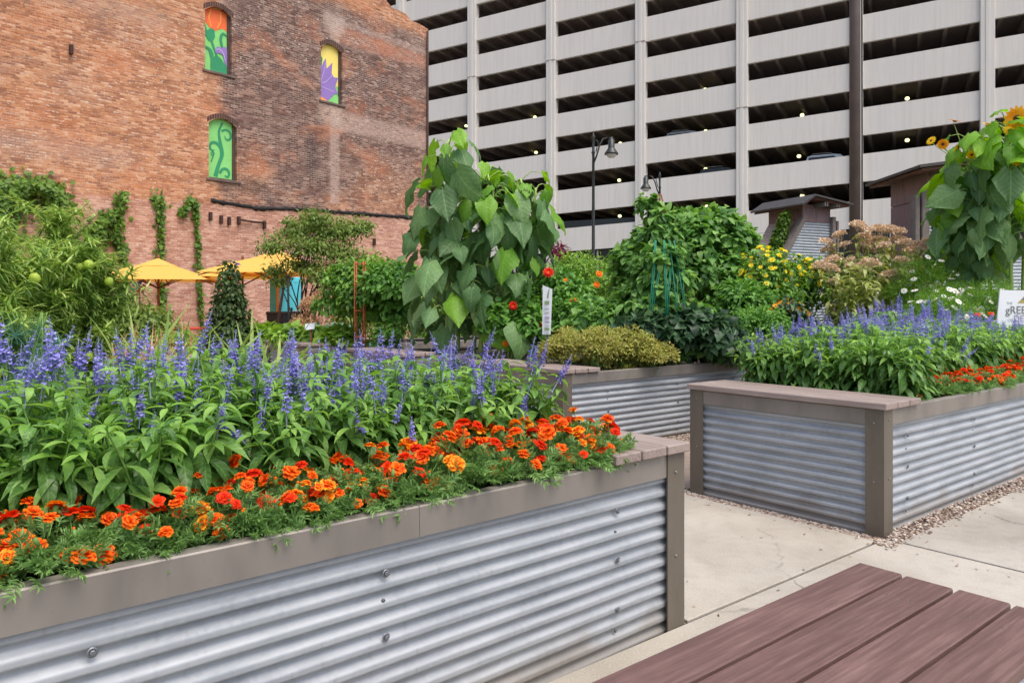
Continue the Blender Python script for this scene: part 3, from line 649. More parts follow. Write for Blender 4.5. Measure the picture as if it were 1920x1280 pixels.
murals = [
 [('poly', 'o', [(0, 1), (1, 1), (1, .68), (.85, .72), (.6, .68), (.45, .64), (.2, .68), (.05, .74), (0, .8)]),
  ('line', 'oy', ([(.3, .98), (.18, .84), (.3, .7)], (.03, .02))), ('line', 'oy', ([(.72, .98), (.72, .82), (.55, .7)], (.03, .02))),
  ('poly', 'dg', [(.02, .72), (.12, .62), (.3, .68), (.44, .66), (.46, .55), (.36, .47), (.18, .46), (.03, .54)]),
  ('line', 'dg', ([(.3, .48), (.42, .36), (.6, .2), (.7, .0)], (.05, .05))), ('line', 'dg', ([(1, .62), (.8, .65), (.7, .55), (.78, .42), (.9, .36)], (.04, .06, .04))),
  ('poly', 'dg', [(.25, 0), (1, 0), (1, .1), (.75, .22), (.5, .28), (.35, .18)]), ('line', 'dg', ([(0, .36), (.25, .33), (.35, .2), (.3, .05)], (.03, .09, .04))),
  ('poly', 'p', [(.46, .34), (.55, .41), (.75, .4), (.9, .44), (1, .4), (1, .1), (.88, .2), (.8, .3), (.6, .31), (.5, .29)]), ('line', 'pl', ([(.48, .35), (.66, .38), (.84, .32), (.92, .2)], (.012, .02, .012)))],
 [('line', 'dg', ([(.3, .02), (.42, .22), (.6, .4), (.5, .6), (.42, .8), (.6, .96)], (.09, .07, .09, .05, .04))),
  ('line', 'dg', (spiral(.78, .74, .26, .08, 2.6, -3.2, .5), (.04, .05, .015))), ('line', 'dg', (spiral(.22, .5, .28, .07, .3, 5.2, .45), (.06, .05, .015))),
  ('line', 'dg', (spiral(.74, .08, .26, .05, 3.1, -2.4, .5), (.05, .05, .02))), ('line', 'dg', ([(.2, .46), (.2, .36), (.12, .26)], (.03, .02))),
  ('line', 'dg', (spiral(.18, .4, .08, .06, 0, 6.2, .5), (.015, .015)))],
 [('poly', 'y', [(0, .45), (1, .3), (1, 1), (0, 1)]), ('poly', 'o', [(0, 1), (.16, 1), (.1, .9), (0, .84)]), ('poly', 'dg', [(0, .8), (.14, .74), (.1, .6), (0, .55)]),
  ('poly', 'p', [(0, .12), (0, .66), (.1, .6), (.18, .68), (.32, .76), (.36, .58), (.46, .62), (.68, .72), (.64, .52), (.76, .46), (1, .47), (.9, .36), (.82, .3), (1, .18), (.8, .16), (.6, .08), (.4, 0), (0, 0)]),
  ('line', 'pl', ([(0, .3), (.3, .33), (.6, .46), (.72, .5)], (.012, .012))), ('line', 'pl', ([(0, .24), (.4, .22), (.8, .2)], (.012, .012))), ('line', 'pl', ([(.04, .34), (.2, .5), (.3, .68)], (.012, .012))),
  ('poly', 'g', [(.62, .02), (.8, .13), (1, .13), (1, 0), (.7, 0)]), ('poly', 'oy', [(0, .0), (.4, 0), (.2, .04), (0, .06)])]]
for (s0, s1, z0, z1), mu in zip(wins, murals):
    b = MB(); fw = .05
    b.box((s0+.001, depth-.14, z0+.001), (s0+fw, depth-.06, z1-.1)); b.box((s1-fw-.04, depth-.16, z0+.001), (s1-.001, depth-.06, z1-.1)); b.box((s0+fw, depth-.14, z0+.001), (s1-fw-.04, depth-.06, z0+fw))
    wf = part('window', b, M['frame'], bt)
    b = MB(); b.box((s0+fw, depth-.118, z0+fw), (s1-fw-.04, depth-.08, z1-.005)); part('mural_board', b, K['g'], wf)
    mural(wf, s0+fw, s1-fw-.04, z0+fw, z1-.03, mu)
    b = MB(); b.box((s0-.08, -.05, z0-.08), (s1+.12, depth-.1, z0-.001), 0, .01); part('sill', b, M['stone'], wf)
    b = MB(); m = 13
    for q in range(m):   # soldier course over the segmental arch
        a0, a1 = q/m+.006, (q+1)/m-.006
        V = [(s0-.06+(s1-s0+.12)*a, y, z1-.20*(2*a-1)**2 + dz) for a in (a0, a1) for y in (-.006, .06) for dz in (.0, .15)]
        b.add(V, [(0,4,5,1),(4,6,7,5),(6,2,3,7),(2,0,1,3),(1,5,7,3),(0,2,6,4)], 0, False)
    part('arch', b, M['sootbrick'], wf)
# torn strip of tar where a lower roof once met the wall, and iron stubs below it
b = MB(); xs2 = np.linspace(at_brick(395), at_brick(800), 90); rr = np.random.default_rng(5)
zz = np.interp(xs2, [at_brick(395), at_brick(480), at_brick(560), at_brick(775)], [4.52, 4.42, 4.55, 4.72])
up = zz + .04 + np.abs(rr.normal(0, .03, 90)); dn = zz - .03 - np.abs(rr.normal(0, .035, 90)); d_ = -.02-.02*rr.random(90)
V = [(a, y, z) for a, y, z in zip(xs2, d_, up)] + [(a, y, z) for a, y, z in zip(xs2, d_-.03, zz)] + [(a, y, z) for a, y, z in zip(xs2, d_, dn)] + [(a, .03, z) for a, z in zip(xs2, up)] + [(a, .03, z) for a, z in zip(xs2, dn)]
Fc = [(k*90+i, k*90+90+i, k*90+91+i, k*90+i+1) for k in (0, 1) for i in range(89)] + [(i, i+1, 271+i, 270+i) for i in range(89)] + [(180+i, 360+i, 361+i, 181+i) for i in range(89)]
b.add(V, Fc); part('tar_strip', b, M['tar'], bt)
for px, py in ((393, 404), (413, 410), (428, 413), (446, 412), (494, 420), (700, 452), (132, 92)):
    s, z = at_brick(px, py); b = MB(); b.box((s-.04, -.12, z-.16), (s+.04, 0, z+.1), 0, .01); part('iron_anchor', b, M['iron'], bt)
s, z = at_brick(446, 412); s2, z2 = at_brick(494, 418); b = MB(); b.tube([(s, -.08, z), ((s+s2)/2, -.1, (z+z2)/2-.02), (s2, -.08, z2)], .035, 6); part('iron_anchor', b, M['iron'], bt)

# ------------------------------------------------------------------ tall pole, street lamps
x, y = W(1603, 17); t = thing('utility_pole', 'tall dark brown round pole rising in front of the parking garage', 'pole', (x, y, 0))
b = MB(); b.tube([(0, 0, -.1), (0, 0, 9), (0, 0, 20)], [.12, .115, .11], 20); part('shaft', b, M['pole'], t)
b = MB(); b.tube([(.13, -.06, .2), (.14, -.05, 5), (.128, -.06, 9), (.14, -.04, 20)], .016, 6); part('cable', b, M['tar'], t)
b = MB(); b.lathe([(.0, .55), (.1, .5), (.2, .3), (.2, .1), (.12, 0), (0, 0)], 14, 0, (.14, .0, 2.62)); part('junction_box', b, M['iron'], t)
def street_lamp(px, top, Y, side, label):
    x, _, z = W(px, Y, top)
    t = thing('street_lamp', label, 'street lamp', (x, Y, 0), 0)
    b = MB(); b.lathe([(.2, 0), (.2, .5), (.12, .7), (.08, 1.2), (.068, z*.6), (.06, z-.9), (.095, z-.85), (.06, z-.75), (.06, z-.2), (.09, z-.12), (.04, z), (0, z+.12)], 12, 0); part('post', b, M['lamp_black'], t)
    b = MB(); pts = [(0, 0, z-1.35), (side*.16, 0, z-.95), (side*.28, 0, z-.5), (side*.45, 0, z-.2), (side*.68, 0, z-.13), (side*.82, 0, z-.2)]
    b.tube(pts, .04, 8); b.tube([(side*.12, 0, z-.8), (side*.22, 0, z-.35), (side*.1, 0, z-.25)], .025, 6); part('arm', b, M['lamp_black'], t)
    b = MB(); b.lathe([(0, .0), (.08, -.02), (.1, -.12), (.15, -.15), (.15, -.5), (.17, -.54), (.31, -.74), (.32, -.80), (.28, -.80), (.12, -.56), (0, -.56)], 14, 0, (side*.82, 0, z-.12)); hd = part('lantern', b, M['lamp_black'], t)
    b = MB(); b.lathe([(.25, -.79), (.24, -.9), (.15, -1.0), (0, -1.04)], 14, 0, (side*.82, 0, z-.05)); part('globe', b, M['lampglass'], hd)
    b = MB(); b.tube([(-.55, 0, z*.38+.15), (.45, 0, z*.38-.15)], .02, 5); part('banner_bracket', b, M['lamp_black'], t)
street_lamp(1112.5, 252, 34, 1, 'dark street lamp with its bell lantern hanging to the right, before the garage')
street_lamp(1237, 325, 44, -1, 'dark street lamp with lantern to the left, peeking out over the bean teepee')

# ------------------------------------------------------------------ garden sheds with battered walls
def mat_shingle():
    k = NT('old_shingles'); br = k.n('TexBrick', i_Scale=1.0); k.l(k.n('TexCoord').outputs['UV'], br.inputs['Vector'])
    o = k.obj(); nz = k.noise(k.obj((3, 3, 14)), 3, 5, .7); k.col(k.ramp(nz, [(.25, C(140, 122, 112)), (.5, C(174, 156, 146)), (.75, C(204, 190, 178))])); k.b.inputs['Roughness'].default_value = .9; k.bump(k.noise(k.obj((2, 2, 26)), 2, 3), .6, .02); return k.m
M['paleiron'] = plain('pale_corrugated_iron', C(196, 206, 212), .5, .15, .08); M['shingle'] = mat_shingle(); M['soffit'] = mat_wood('brown_soffit', C(84, 54, 44), C(110, 72, 56), C(130, 90, 70), .7); M['plum'] = mat_wood('plum_boards', C(116, 94, 94), C(142, 116, 116), C(164, 138, 134), .75, axis=2); M['roof'] = plain('dark_roof_sheet', C(74, 70, 66), .5, .3)
def shed(px, Y, top, sc, ang, label, front):
    x, _, z = W(px, Y, top); H = z
    t = thing('garden_shed', label, 'shed', (x, Y, 0), ang)
    w_, d_ = 1.25*sc, 1.6*sc; hw = H-.62*sc; fl_ = .66*hw       # the left wall leans outwards at its foot
    lo = H*.0
    # battered wall of shingles on the left, corrugated face in front, boards above
    b = MB(); b.add([(-w_/2-fl_, 0, lo), (-w_/2-fl_, d_, lo), (-w_/2, d_, hw-.12*sc), (-w_/2, 0, hw-.12*sc), (-w_/2-fl_+.1, .05, lo), (-w_/2-fl_+.1, d_, lo), (-w_/2+.1, d_, hw-.1*sc), (-w_/2+.1, .05, hw-.1*sc)],
          [(0, 3, 2, 1), (4, 5, 6, 7), (0, 4, 7, 3), (3, 7, 6, 2), (2, 6, 5, 1)], 0, False); part('sloping_wall', b, M['shingle'], t)
    b = MB(); e = .11*sc
    b.add([(-w_/2-fl_-.03, -.03, lo), (-w_/2-fl_+e*1.3, -.03, lo), (-w_/2+e*1.3, -.03, hw-.02), (-w_/2-.03, -.03, hw-.02), (-w_/2-fl_-.03, .12, lo), (-w_/2-fl_+e*1.3, .12, lo), (-w_/2+e*1.3, .12, hw-.02), (-w_/2-.03, .12, hw-.02)],
          [(0, 1, 2, 3), (4, 7, 6, 5), (0, 3, 7, 4), (1, 5, 6, 2), (3, 2, 6, 7)], 0, False); part('raking_trim', b, M['timber'], t)
    b = MB(); k = 8; n_ = int((hw-.08)/.05); xs3 = []
    V = []; 
    for i in range(n_*k+1):
        zz = lo + (hw-.08)*i/(n_*k); xl = -w_/2-fl_*(1-zz/hw)+.05; yy = .02 - .012*math.sin(2*math.pi*i/k); V += [(xl, yy, zz), (w_/2, yy, zz)]
    b.add(V, [(2*i, 2*i+1, 2*i+3, 2*i+2) for i in range(n_*k)]); part('corrugated_face', b, M['paleiron'], t)
    b = MB(); b.box((-w_/2-.01, .03, lo), (w_/2, d_, hw-.1)); b.box((-w_/2, .01, hw-.09), (w_/2, d_, H-.2*sc)); part('board_wall', b, M['plum'], t)
    b = MB(); b.box((w_/2+.001, -.05, lo), (w_/2+.16*sc, .12, hw+.02), 0, .01); b.box((w_/2+.2*sc, -.05, lo), (w_/2+.3*sc, .12, hw-.05), 0, .01); part('corner_timber', b, M['timber'], t)
    ov = .45*sc; r0, r1 = H-.33*sc, H-.10*sc
    def roofs(z0, th):
        return [(-w_/2-ov*1.25, -.5*sc, H-.34*sc+z0), (-w_/2+.0*sc, -.5*sc, H+z0), (w_/2+ov, -.5*sc, r1-.12*sc+z0)]
    A = roofs(0, 0); b = MB()
    def plate(dz0, dz1, ins):
        V = []
        for dy in (-.55*sc+ins, d_+.3*sc-ins):
            for dz in (dz0, dz1):
                for j, (xx, _, z_) in enumerate(A): V.append((xx + (ins if j == 0 else -ins if j == 2 else 0), dy, z_+dz))
        q = MB(); q.add(V, [(0,1,4,3),(1,2,5,4),(6,9,10,7),(7,10,11,8),(3,4,10,9),(4,5,11,10),(0,6,7,1),(1,7,8,2),(0,3,9,6),(2,8,11,5)], 0, False); return q
    part('roof', plate(-.0, .06*sc, 0), M['roof'], t); part('soffit', plate(-.055*sc, -.002, .05), M['soffit'], t)
    b = MB()
    for xx in (-.12*sc, -.02*sc, .42*sc, .52*sc):
        b = MB(); b.box((xx, -.45*sc, H-.30*sc), (xx+.05*sc, .05, H-.16*sc)); part('rafter_end', b, M['timber'], t)
    return t, (w_, d_, fl_, hw)
s1, dims = shed(1532, 13.4, 373, .53, .42, 'small garden shed with sloping shingle wall and flared roof left of the tall pole', 0)
s2, dims2 = shed(1797, 10.9, 303, .70, -.02, 'garden shed half hidden behind the tall sunflowers on the right', 0)

s2.scale = (-1, 1, 1)
# ------------------------------------------------------------------ umbrellas by the brick wall
def umbrella(px, Y, apex, half, ang, label, poleM, vent):
    x, _, z = W(px, Y, apex); t = thing('patio_umbrella', label, 'umbrella', (x, Y, 0), ang, 'yellow umbrellas by the brick wall')
    drop = half*.36; b = MB(); n_ = 8
    for q in range(4):
        a0, a1 = q*math.pi/2+math.pi/4, (q+1)*math.pi/2+math.pi/4; c0 = np.array((math.cos(a0), math.sin(a0)))*half*1.414; c1 = np.array((math.cos(a1), math.sin(a1)))*half*1.414
        V = []
        for i in range(n_+1):
            for j in range(n_+1):
                r_ = i/n_; e_ = j/n_; p = (c0*(1-e_)+c1*e_)*r_; sag = .05*half*math.sin(math.pi*e_)*r_*(1 if r_ < 1 else 1)
                V.append((p[0]*(1-.04*math.sin(math.pi*e_)*r_), p[1]*(1-.04*math.sin(math.pi*e_)*r_), z - .05 - drop*(r_**1.12) - sag*.6*math.sin(math.pi*min(1, r_))))
        b.add(V, [(i*(n_+1)+j, (i+1)*(n_+1)+j, (i+1)*(n_+1)+j+1, i*(n_+1)+j+1) for i in range(n_) for j in range(n_)])
    if vent:
        for q in range(4):
            a0, a1 = q*math.pi/2+math.pi/4, (q+1)*math.pi/2+math.pi/4; s_ = half*1.414*.3
            b.add([(0, 0, z+.03), (math.cos(a0)*s_, math.sin(a0)*s_, z-.07-drop*.22), (math.cos(a1)*s_, math.sin(a1)*s_, z-.07-drop*.22)], [(0, 1, 2)], 0, False)
    part('canopy', b, M['umb'], t)
    b = MB(); b.tube([(0, 0, 0), (0, 0, z-.03)], .03, 10); part('pole', b, poleM, t)
    b = MB(); b.lathe([(0, .12), (.03, .1), (.04, .05), (.02, 0), (.05, -.03), (0, -.03)], 8, 0, (0, 0, z)); part('finial', b, M['umbwood'], t)
    for q in range(8):
        a = q*math.pi/4+math.pi/4; L_ = half*(1.414 if q % 2 == 0 else .98); b = MB()
        b.tube([(0, 0, z-.10), (math.cos(a)*L_*.97, math.sin(a)*L_*.97, z-.10-drop-(.02 if q % 2 == 0 else .04))], .016, 5); b.tube([(0, 0, z-drop-.25), (math.cos(a)*L_*.5, math.sin(a)*L_*.5, z-.13-drop*.5)], .014, 5)
        part('rib', b, M['umbwood'], t)
    return t
umbrella(297, 19.5, 486, 1.42, .25, 'yellow patio umbrella with brown pole standing alone left of the cone shaped shrub', M['umbwood'], True)
umbrella(455, 20.5, 487, 1.25, .35, 'yellow umbrella half hidden behind the cone shaped shrub', M['umbwood'], False)
umbrella(521, 18.5, 470, 1.5, .1, 'larger yellow umbrella with an orange pole behind the small tree', M['umbo'], True)
# things by the wall
x, y = W(545, 20.8); t = thing('cabinet', 'turquoise cabinet against the brick wall under the yellow umbrella', 'cabinet', (x, y, 0), BA)
b = MB(); b.box((-.35, 0, .1), (.35, .5, 2.05), 0, .02); part('body', b, M['turq'], t); b = MB(); b.box((-.05, -.015, .15), (.33, -.001, 1.98), 0, .004); d0 = part('door', b, M['turq'], t); b = MB(); b.box((0, -.05, 1.0), (.03, -.016, 1.2)); part('handle', b, M['black'], d0)
x, y = W(540, 18.0); t = thing('rubbish_bin', 'black bin in front of the turquoise cabinet', 'bin', (x, y, 0), BA)
b = MB(); b.add([(-.3,-.3,0),(.3,-.3,0),(.3,.3,0),(-.3,.3,0),(-.36,-.36,1.05),(.36,-.36,1.05),(.36,.36,1.05),(-.36,.36,1.05)], [(0,3,2,1),(0,1,5,4),(1,2,6,5),(2,3,7,6),(3,0,4,7)], 0, False); part('body', b, M['black'], t); b = MB(); b.box((-.38, -.38, 1.051), (.38, .38, 1.12), 0, .02); part('lid', b, M['black'], t)
x, y = W(368, 18.5); t = thing('garden_table', 'low red table beside the brick wall under the umbrellas', 'table', (x, y, 0), .3)
b = MB(); b.box((-.55, -.4, .68), (.55, .4, .72), 0, .01); part('table_top', b, M['red'], t)
for sx in (-.45, .45):
    for sy in (-.3, .3): b = MB(); b.tube([(sx, sy, 0), (sx*.92, sy*.92, .68)], .025, 6); part('leg', b, M['red'], t)
x, _, z = W(262, 19.3, 540); t = thing('pinwheel', 'blue and magenta pinwheel on a stick by the wall', 'garden ornament', (x, 19.3, 0))
b = MB(); b.tube([(0, 0, 0), (0, 0, z)], .012, 6); part('stick', b, M['iron'], t)
for q in range(6):
    a = q*math.pi/3; b = MB(); c_, s_ = math.cos(a), math.sin(a); c2, s2_ = math.cos(a+.7), math.sin(a+.7)
    b.add([(0, -.03, z), (.24*c_, -.05, z+.24*s_), (.17*c2, -.09, z+.17*s2_), (.0, -.04, z+.01), (.24*c_, -.045, z+.24*s_), (.17*c2, -.08, z+.17*s2_)], [(0, 1, 2), (3, 5, 4), (0, 3, 4, 1), (1, 4, 5, 2)], 0, False); part('vane', b, M['turq'] if q in (2, 3) else M['pinkp'] if q in (0, 4, 5) else M['blue'], t)
x, _, z = W(756, 11.5, 502); t = thing('pinwheel', 'small blue flower ornament on a stick left of the drooping sunflowers', 'garden ornament', (x, 11.5, 0))
b = MB(); b.tube([(0, 0, 0), (0, 0, z)], .008, 6); part('stick', b, M['stake'], t)
b = MB()
for q in range(7):
    a = q*2*math.pi/7; b.add([(0, -.02, z), (.035*math.cos(a-.4), -.03, z+.035*math.sin(a-.4)), (.075*math.cos(a), -.025, z+.075*math.sin(a)), (.035*math.cos(a+.4), -.03, z+.035*math.sin(a+.4))], [(0, 1, 2, 3)])
part('vane', b, M['blue'], t)

# ------------------------------------------------------------------ signs
def text(s, size, loc, rot, mat, parent, ext=.001):
    c = bpy.data.curves.new('lettering', 'FONT'); c.body = s; c.size = size; c.extrude = ext; c.align_x = 'LEFT'; c.materials.append(mat)
    o = bpy.data.objects.new('lettering', c); COL.objects.link(o); bpy.context.view_layer.update()
    me = bpy.data.meshes.new_from_object(o.evaluated_get(bpy.context.evaluated_depsgraph_get())); bpy.data.objects.remove(o)
    return link('lettering', me, parent, loc, rot)
M['inkgrey'] = plain('grey_ink', C(122, 126, 124), .6); M['inkgreen'] = plain('green_ink', C(126, 150, 104), .6); M['inkblue'] = plain('pale_blue_ink', C(176, 208, 228), .6); M['inkpurple'] = plain('mauve_ink', C(168, 154, 186), .6); M['inkpale'] = plain('pale_grey_ink', C(198, 206, 208), .6)
M['inkteal'] = plain('teal_ink', C(92, 176, 204), .6); M['inkolive'] = plain('olive_ink', C(172, 158, 84), .6)
x, _, z = W(1866, 7.7, 640); t = thing('garden_sign', 'white sign board with GREENING OF DETROIT lettering at the right edge among the salvias', 'sign', (x, 7.7, z), .12)
sk = .055
def shx(a, h): return a + sk*h/.53*1.0
b = MB(); hs = .53; ws = .74
V = [(shx(a, h), y, h) for y in (0, .012) for a, h in ((0, 0), (ws, 0), (ws, hs-.01), (0, hs))]; b.add(V, [(0,1,2,3),(7,6,5,4),(0,4,5,1),(1,5,6,2),(2,6,7,3),(3,7,4,0)], 0, False); part('board', b, M['white'], t)
for xx in (.12, .62): b = MB(); b.box((xx-.02, .013, -z+.02), (xx+.02, .05, .4), 0, .004); part('stake', b, M['stake'], t)
RX = (math.pi/2, 0, 0)
text('THE', .035, (.13, -.003, .385), RX, M['inkpale'], t); text('gREENING', .115, (.115, -.003, .285), RX, M['inkgrey'], t); text('OF', .045, (.14, -.003, .205), RX, M['inkpale'], t); text('DETROIT', .095, (.205, -.003, .205), RX, M['inkpurple'], t)
for j, (zz, key, ww) in enumerate(((.150, 'inkgreen', .4), (.105, 'inkblue', .46), (.065, 'inkgreen', .42), (.03, 'inkpale', .4))):
    b = MB(); b.box((.22, -.003, zz), (.22+ww, -.0005, zz+.022)); part('printed_band', b, M[key], t)
b = MB(); b.add([(.25, -.002, .395), (.42, -.002, .395), (.52, -.002, .42), (.36, -.002, .50), (.30, -.002, .44)], [(0, 1, 2, 3, 4)], 0, False); part('emblem', b, M['inkolive'], t)
b = MB(); b.add([(.33, -.003, .395), (.50, -.003, .395), (.56, -.003, .44), (.45, -.003, .425)], [(0, 1, 2, 3)], 0, False); part('emblem', b, M['inkteal'], t)
b = MB(); b.add([(.29, -.0035, .43), (.34, -.0035, .425), (.42, -.0035, .48), (.37, -.0035, .505)], [(0, 1, 2, 3)], 0, False); part('emblem', b, M['inkgrey'], t)
x, _, z = W(1016, 7.0, 627); t = thing('garden_sign', 'narrow white vertical information sign on a thin stake above the yellow green bush', 'sign', (x, 7.0, 0), -.1)
b = MB(); V = [(a + .06*(h-z)*.14, y - .02*((a)/.09)**2, h) for y in (0, .004) for a, h in ((.004, z), (.083, z), (.096, z+.425), (.004, z+.462))]; b.add(V, [(0,1,2,3),(7,6,5,4),(0,4,5,1),(1,5,6,2),(2,6,7,3),(3,7,4,0)], 0, False); part('board', b, M['white'], t)
b = MB(); b.tube([(.045, .012, .6), (.045, .012, z+.2)], .006, 6); part('stake', b, M['iron'], t)
b = MB(); b.add([(.048, -.014, z+.335), (.062, -.018, z+.345), (.074, -.02, z+.43), (.066, -.02, z+.425), (.055, -.018, z+.39)], [(0, 1, 2, 3, 4)], 0, False); part('emblem', b, M['inkgreen'], t)
for zz, key, h_ in ((.285, 'inkgreen', .03), (.245, 'inkpale', .02), (.205, 'inkpale', .02), (.15, 'inkpurple', .02), (.115, 'inkpurple', .014), (.085, 'inkpale', .01), (.045, 'inkgreen', .02), (.018, 'inkpale', .008)):
    b = MB(); b.box((.026, -.02, z+zz), (.07, -.0165, z+zz+h_)); part('printed_band', b, M[key], t)
x, _, z = W(583, 10.6, 612); t = thing('plant_sign', 'tiny blank white plant sign tilted on a rusty stake above the lettuces', 'sign', (x, 10.6, 0), -.2)
b = MB(); b.box((-.075, -.006, -.05), (.075, .0, .05), 0, .001); o = part('board', b, M['white'], t, (0, -.03, z), (-.5, -.12, 0)); b = MB(); b.tube([(0, 0, .6), (.01, -.02, z-.02)], .018, 6); part('stake', b, M['stake'], t)

# ------------------------------------------------------------------ leaf templates and plant builders
def leaf(ws, ts=None, droop=.5, fold=.2, cols=3, wave=0.0, seed=0, cup=0.0):
    n = len(ws); ts = np.linspace(0, 1, n) if ts is None else np.array(ts, float); r_ = np.random.default_rng(seed)
    x = z = 0.0; mid = []; ang = 0
    for i, t in enumerate(ts):
        if i:
            d = ts[i]-ts[i-1]; ang = -droop*max(0, (ts[i]+ts[i-1])/2)*1.6; x += d*math.cos(ang); z += d*math.sin(ang)
        mid.append((x if t >= 0 else t, z, -droop*max(0, t)*1.6))
    cs = np.linspace(-1, 1, cols); V = []
    for i, (mx, mz, a) in enumerate(mid):
        for c in cs:
            y = c*ws[i]; h = fold*abs(y) - cup*y*y + wave*r_.normal()*abs(c)*(.3+ws[i])
            xx = mx
            if ts[i] < 0 and abs(c) < .5: xx = 0.0
            V.append((xx - math.sin(a)*h, y, mz + math.cos(a)*h))
    Fc = [(i*cols+j, (i+1)*cols+j, (i+1)*cols+j+1, i*cols+j+1)[::-1] for i in range(n-1) for j in range(cols-1)]
    return np.array(V), Fc, [0]*len(Fc), np.array([(ts[i], c*ws[i]) for i in range(n) for c in cs])
def frames(d, up, L, Wd=None):
    d = nrm(d); up = np.broadcast_to(np.asarray(up, float), d.shape)
    y = np.cross(up, d); bad = np.linalg.norm(y, axis=1) < 1e-3; y[bad] = (0, 1, 0); y = nrm(y); z = np.cross(d, y)
    L = np.broadcast_to(L, (len(d),)); Wd = L if Wd is None else np.broadcast_to(Wd, (len(d),))
    return np.stack([d*L[:, None], y*Wd[:, None], z*L[:, None]], axis=2)
LANCE = [.03, .10, .145, .15, .115, .055, .004]; OVATE = [.04, .22, .30, .28, .18, .004]; NARROW = [.02, .055, .06, .045, .003]
def var(ws, droops, **kw): return [leaf(ws, droop=d, seed=i, **kw) for i, d in enumerate(droops)]
T_LANCE = var(LANCE, (.35, .7, 1.15), fold=.35); T_OVATE = var(OVATE, (.2, .5, .8), fold=.3); T_NARROW = var(NARROW, (.1, .4, .7), fold=.3)
T_SMALL = [leaf([.05, .3, .22, .004], droop=d, fold=.3) for d in (.2, .6)]
T_HEART = [leaf([.20, .40, .46, .40, .27, .12, .004], ts=[-.14, 0, .14, .34, .58, .82, 1], droop=d, fold=.12, cols=5, wave=.05, seed=i+4, cup=.25) for i, d in enumerate((.25, .5, .8))]
T_BEAN = [leaf([.2, .36, .40, .28, .004], ts=[-.1, 0, .2, .55, 1], droop=d, fold=.2, wave=.03, seed=i) for i, d in enumerate((.15, .4, .7))]
T_SUN = [leaf([.16, .34, .42, .40, .31, .19, .08, .004], ts=[-.12, .0, .14, .32, .52, .72, .88, 1], droop=d, fold=.16, cols=7, wave=.085, seed=i+20, cup=cu) for i, (d, cu) in enumerate(((.25, .9), (.4, 1.4), (.7, .6), (.3, 1.1), (.5, .3), (.9, 1.2), (.15, .5)))]
T_STRAP = [leaf([.016, .018, .017, .015, .012, .006, .0005], droop=d, fold=.3) for d in (.12, .3, .55, .9)]
def put(mb, T, pos, d, up, L, Wd=None, mat=0):
    pos = np.asarray(pos, float); d = np.asarray(d, float); n = len(pos)
    if n == 0: return
    MM = frames(d, up, L, Wd); ch = R.integers(0, len(T), n)
    for i, t in enumerate(T):
        k_ = ch == i
        if k_.any(): mb.scatter(t, pos[k_], MM[k_], mat)
def rdir(n): return nrm(R.normal(size=(n, 3)))
def along(pts, s):
    pts = np.asarray(pts, float); k = np.linspace(0, 1, len(pts)); return np.c_[[np.interp(s, k, pts[:, i]) for i in range(3)]].T
def stem_curve(base, top, bow=.1, n=6):
    base, top = np.array(base, float), np.array(top, float); s = np.linspace(0, 1, n)[:, None]; off = rdir(1)[0]*np.linalg.norm(top-base)*bow
    out = top-base; out[2] = 0
    return base + (top-base)*s + off*np.sin(math.pi*s) - out*.25*np.sin(math.pi*s)

# ---------------- blue salvia
def salvia_foliage(seed, h=.34, spread=.15, nst=9):
    b = MB(); tips = []
    for k in range(nst):
        a = 2*math.pi*k/nst + R.uniform(-.3, .3); r = spread*R.uniform(.25, 1.05); hh = h*R.uniform(.8, 1.08)*(1-.18*(r/spread)**2)
        top = np.array((r*math.cos(a), r*math.sin(a), hh)); pts = stem_curve((r*.2*math.cos(a), r*.2*math.sin(a), 0), top, .06)
        b.tube(pts, np.linspace(.004, .0022, len(pts)), 4, 1, False); tips.append((top, nrm(pts[-1]-pts[-3])))
        nodes = 8
        for q in range(nodes):
            s_ = .16 + .84*q/(nodes-1); p = along(pts, [s_])[0]; lf = (.118 if q < 5 else .108-.017*(q-4))*R.uniform(.85, 1.2)
            m_ = 4 if q >= nodes-3 else 3
            ph = q*1.57 + R.uniform(-.4, .4) + a
            ang = ph + np.arange(m_)*2*math.pi/m_ + R.uniform(-.3, .3, m_)
            el = R.uniform(-.45, .25, m_) + (.35 if q >= nodes-2 else -.05)
            d = np.c_[np.cos(ang)*np.cos(el), np.sin(ang)*np.cos(el), np.sin(el)] + .25*np.array((math.cos(a), math.sin(a), 0))
            put(b, T_LANCE, np.repeat(p[None], m_, 0) + nrm(d)*.006, d, np.array((0, 0, 1.)) + rdir(m_)*.25, lf*R.uniform(.8, 1.15, m_), lf*R.uniform(.85, 1.2, m_), 2 if (q >= nodes-2 and R.random() < .75) else 0)
    return b.mesh('foliage', [M['salvia'], M['stem'], M['salviay']]), tips
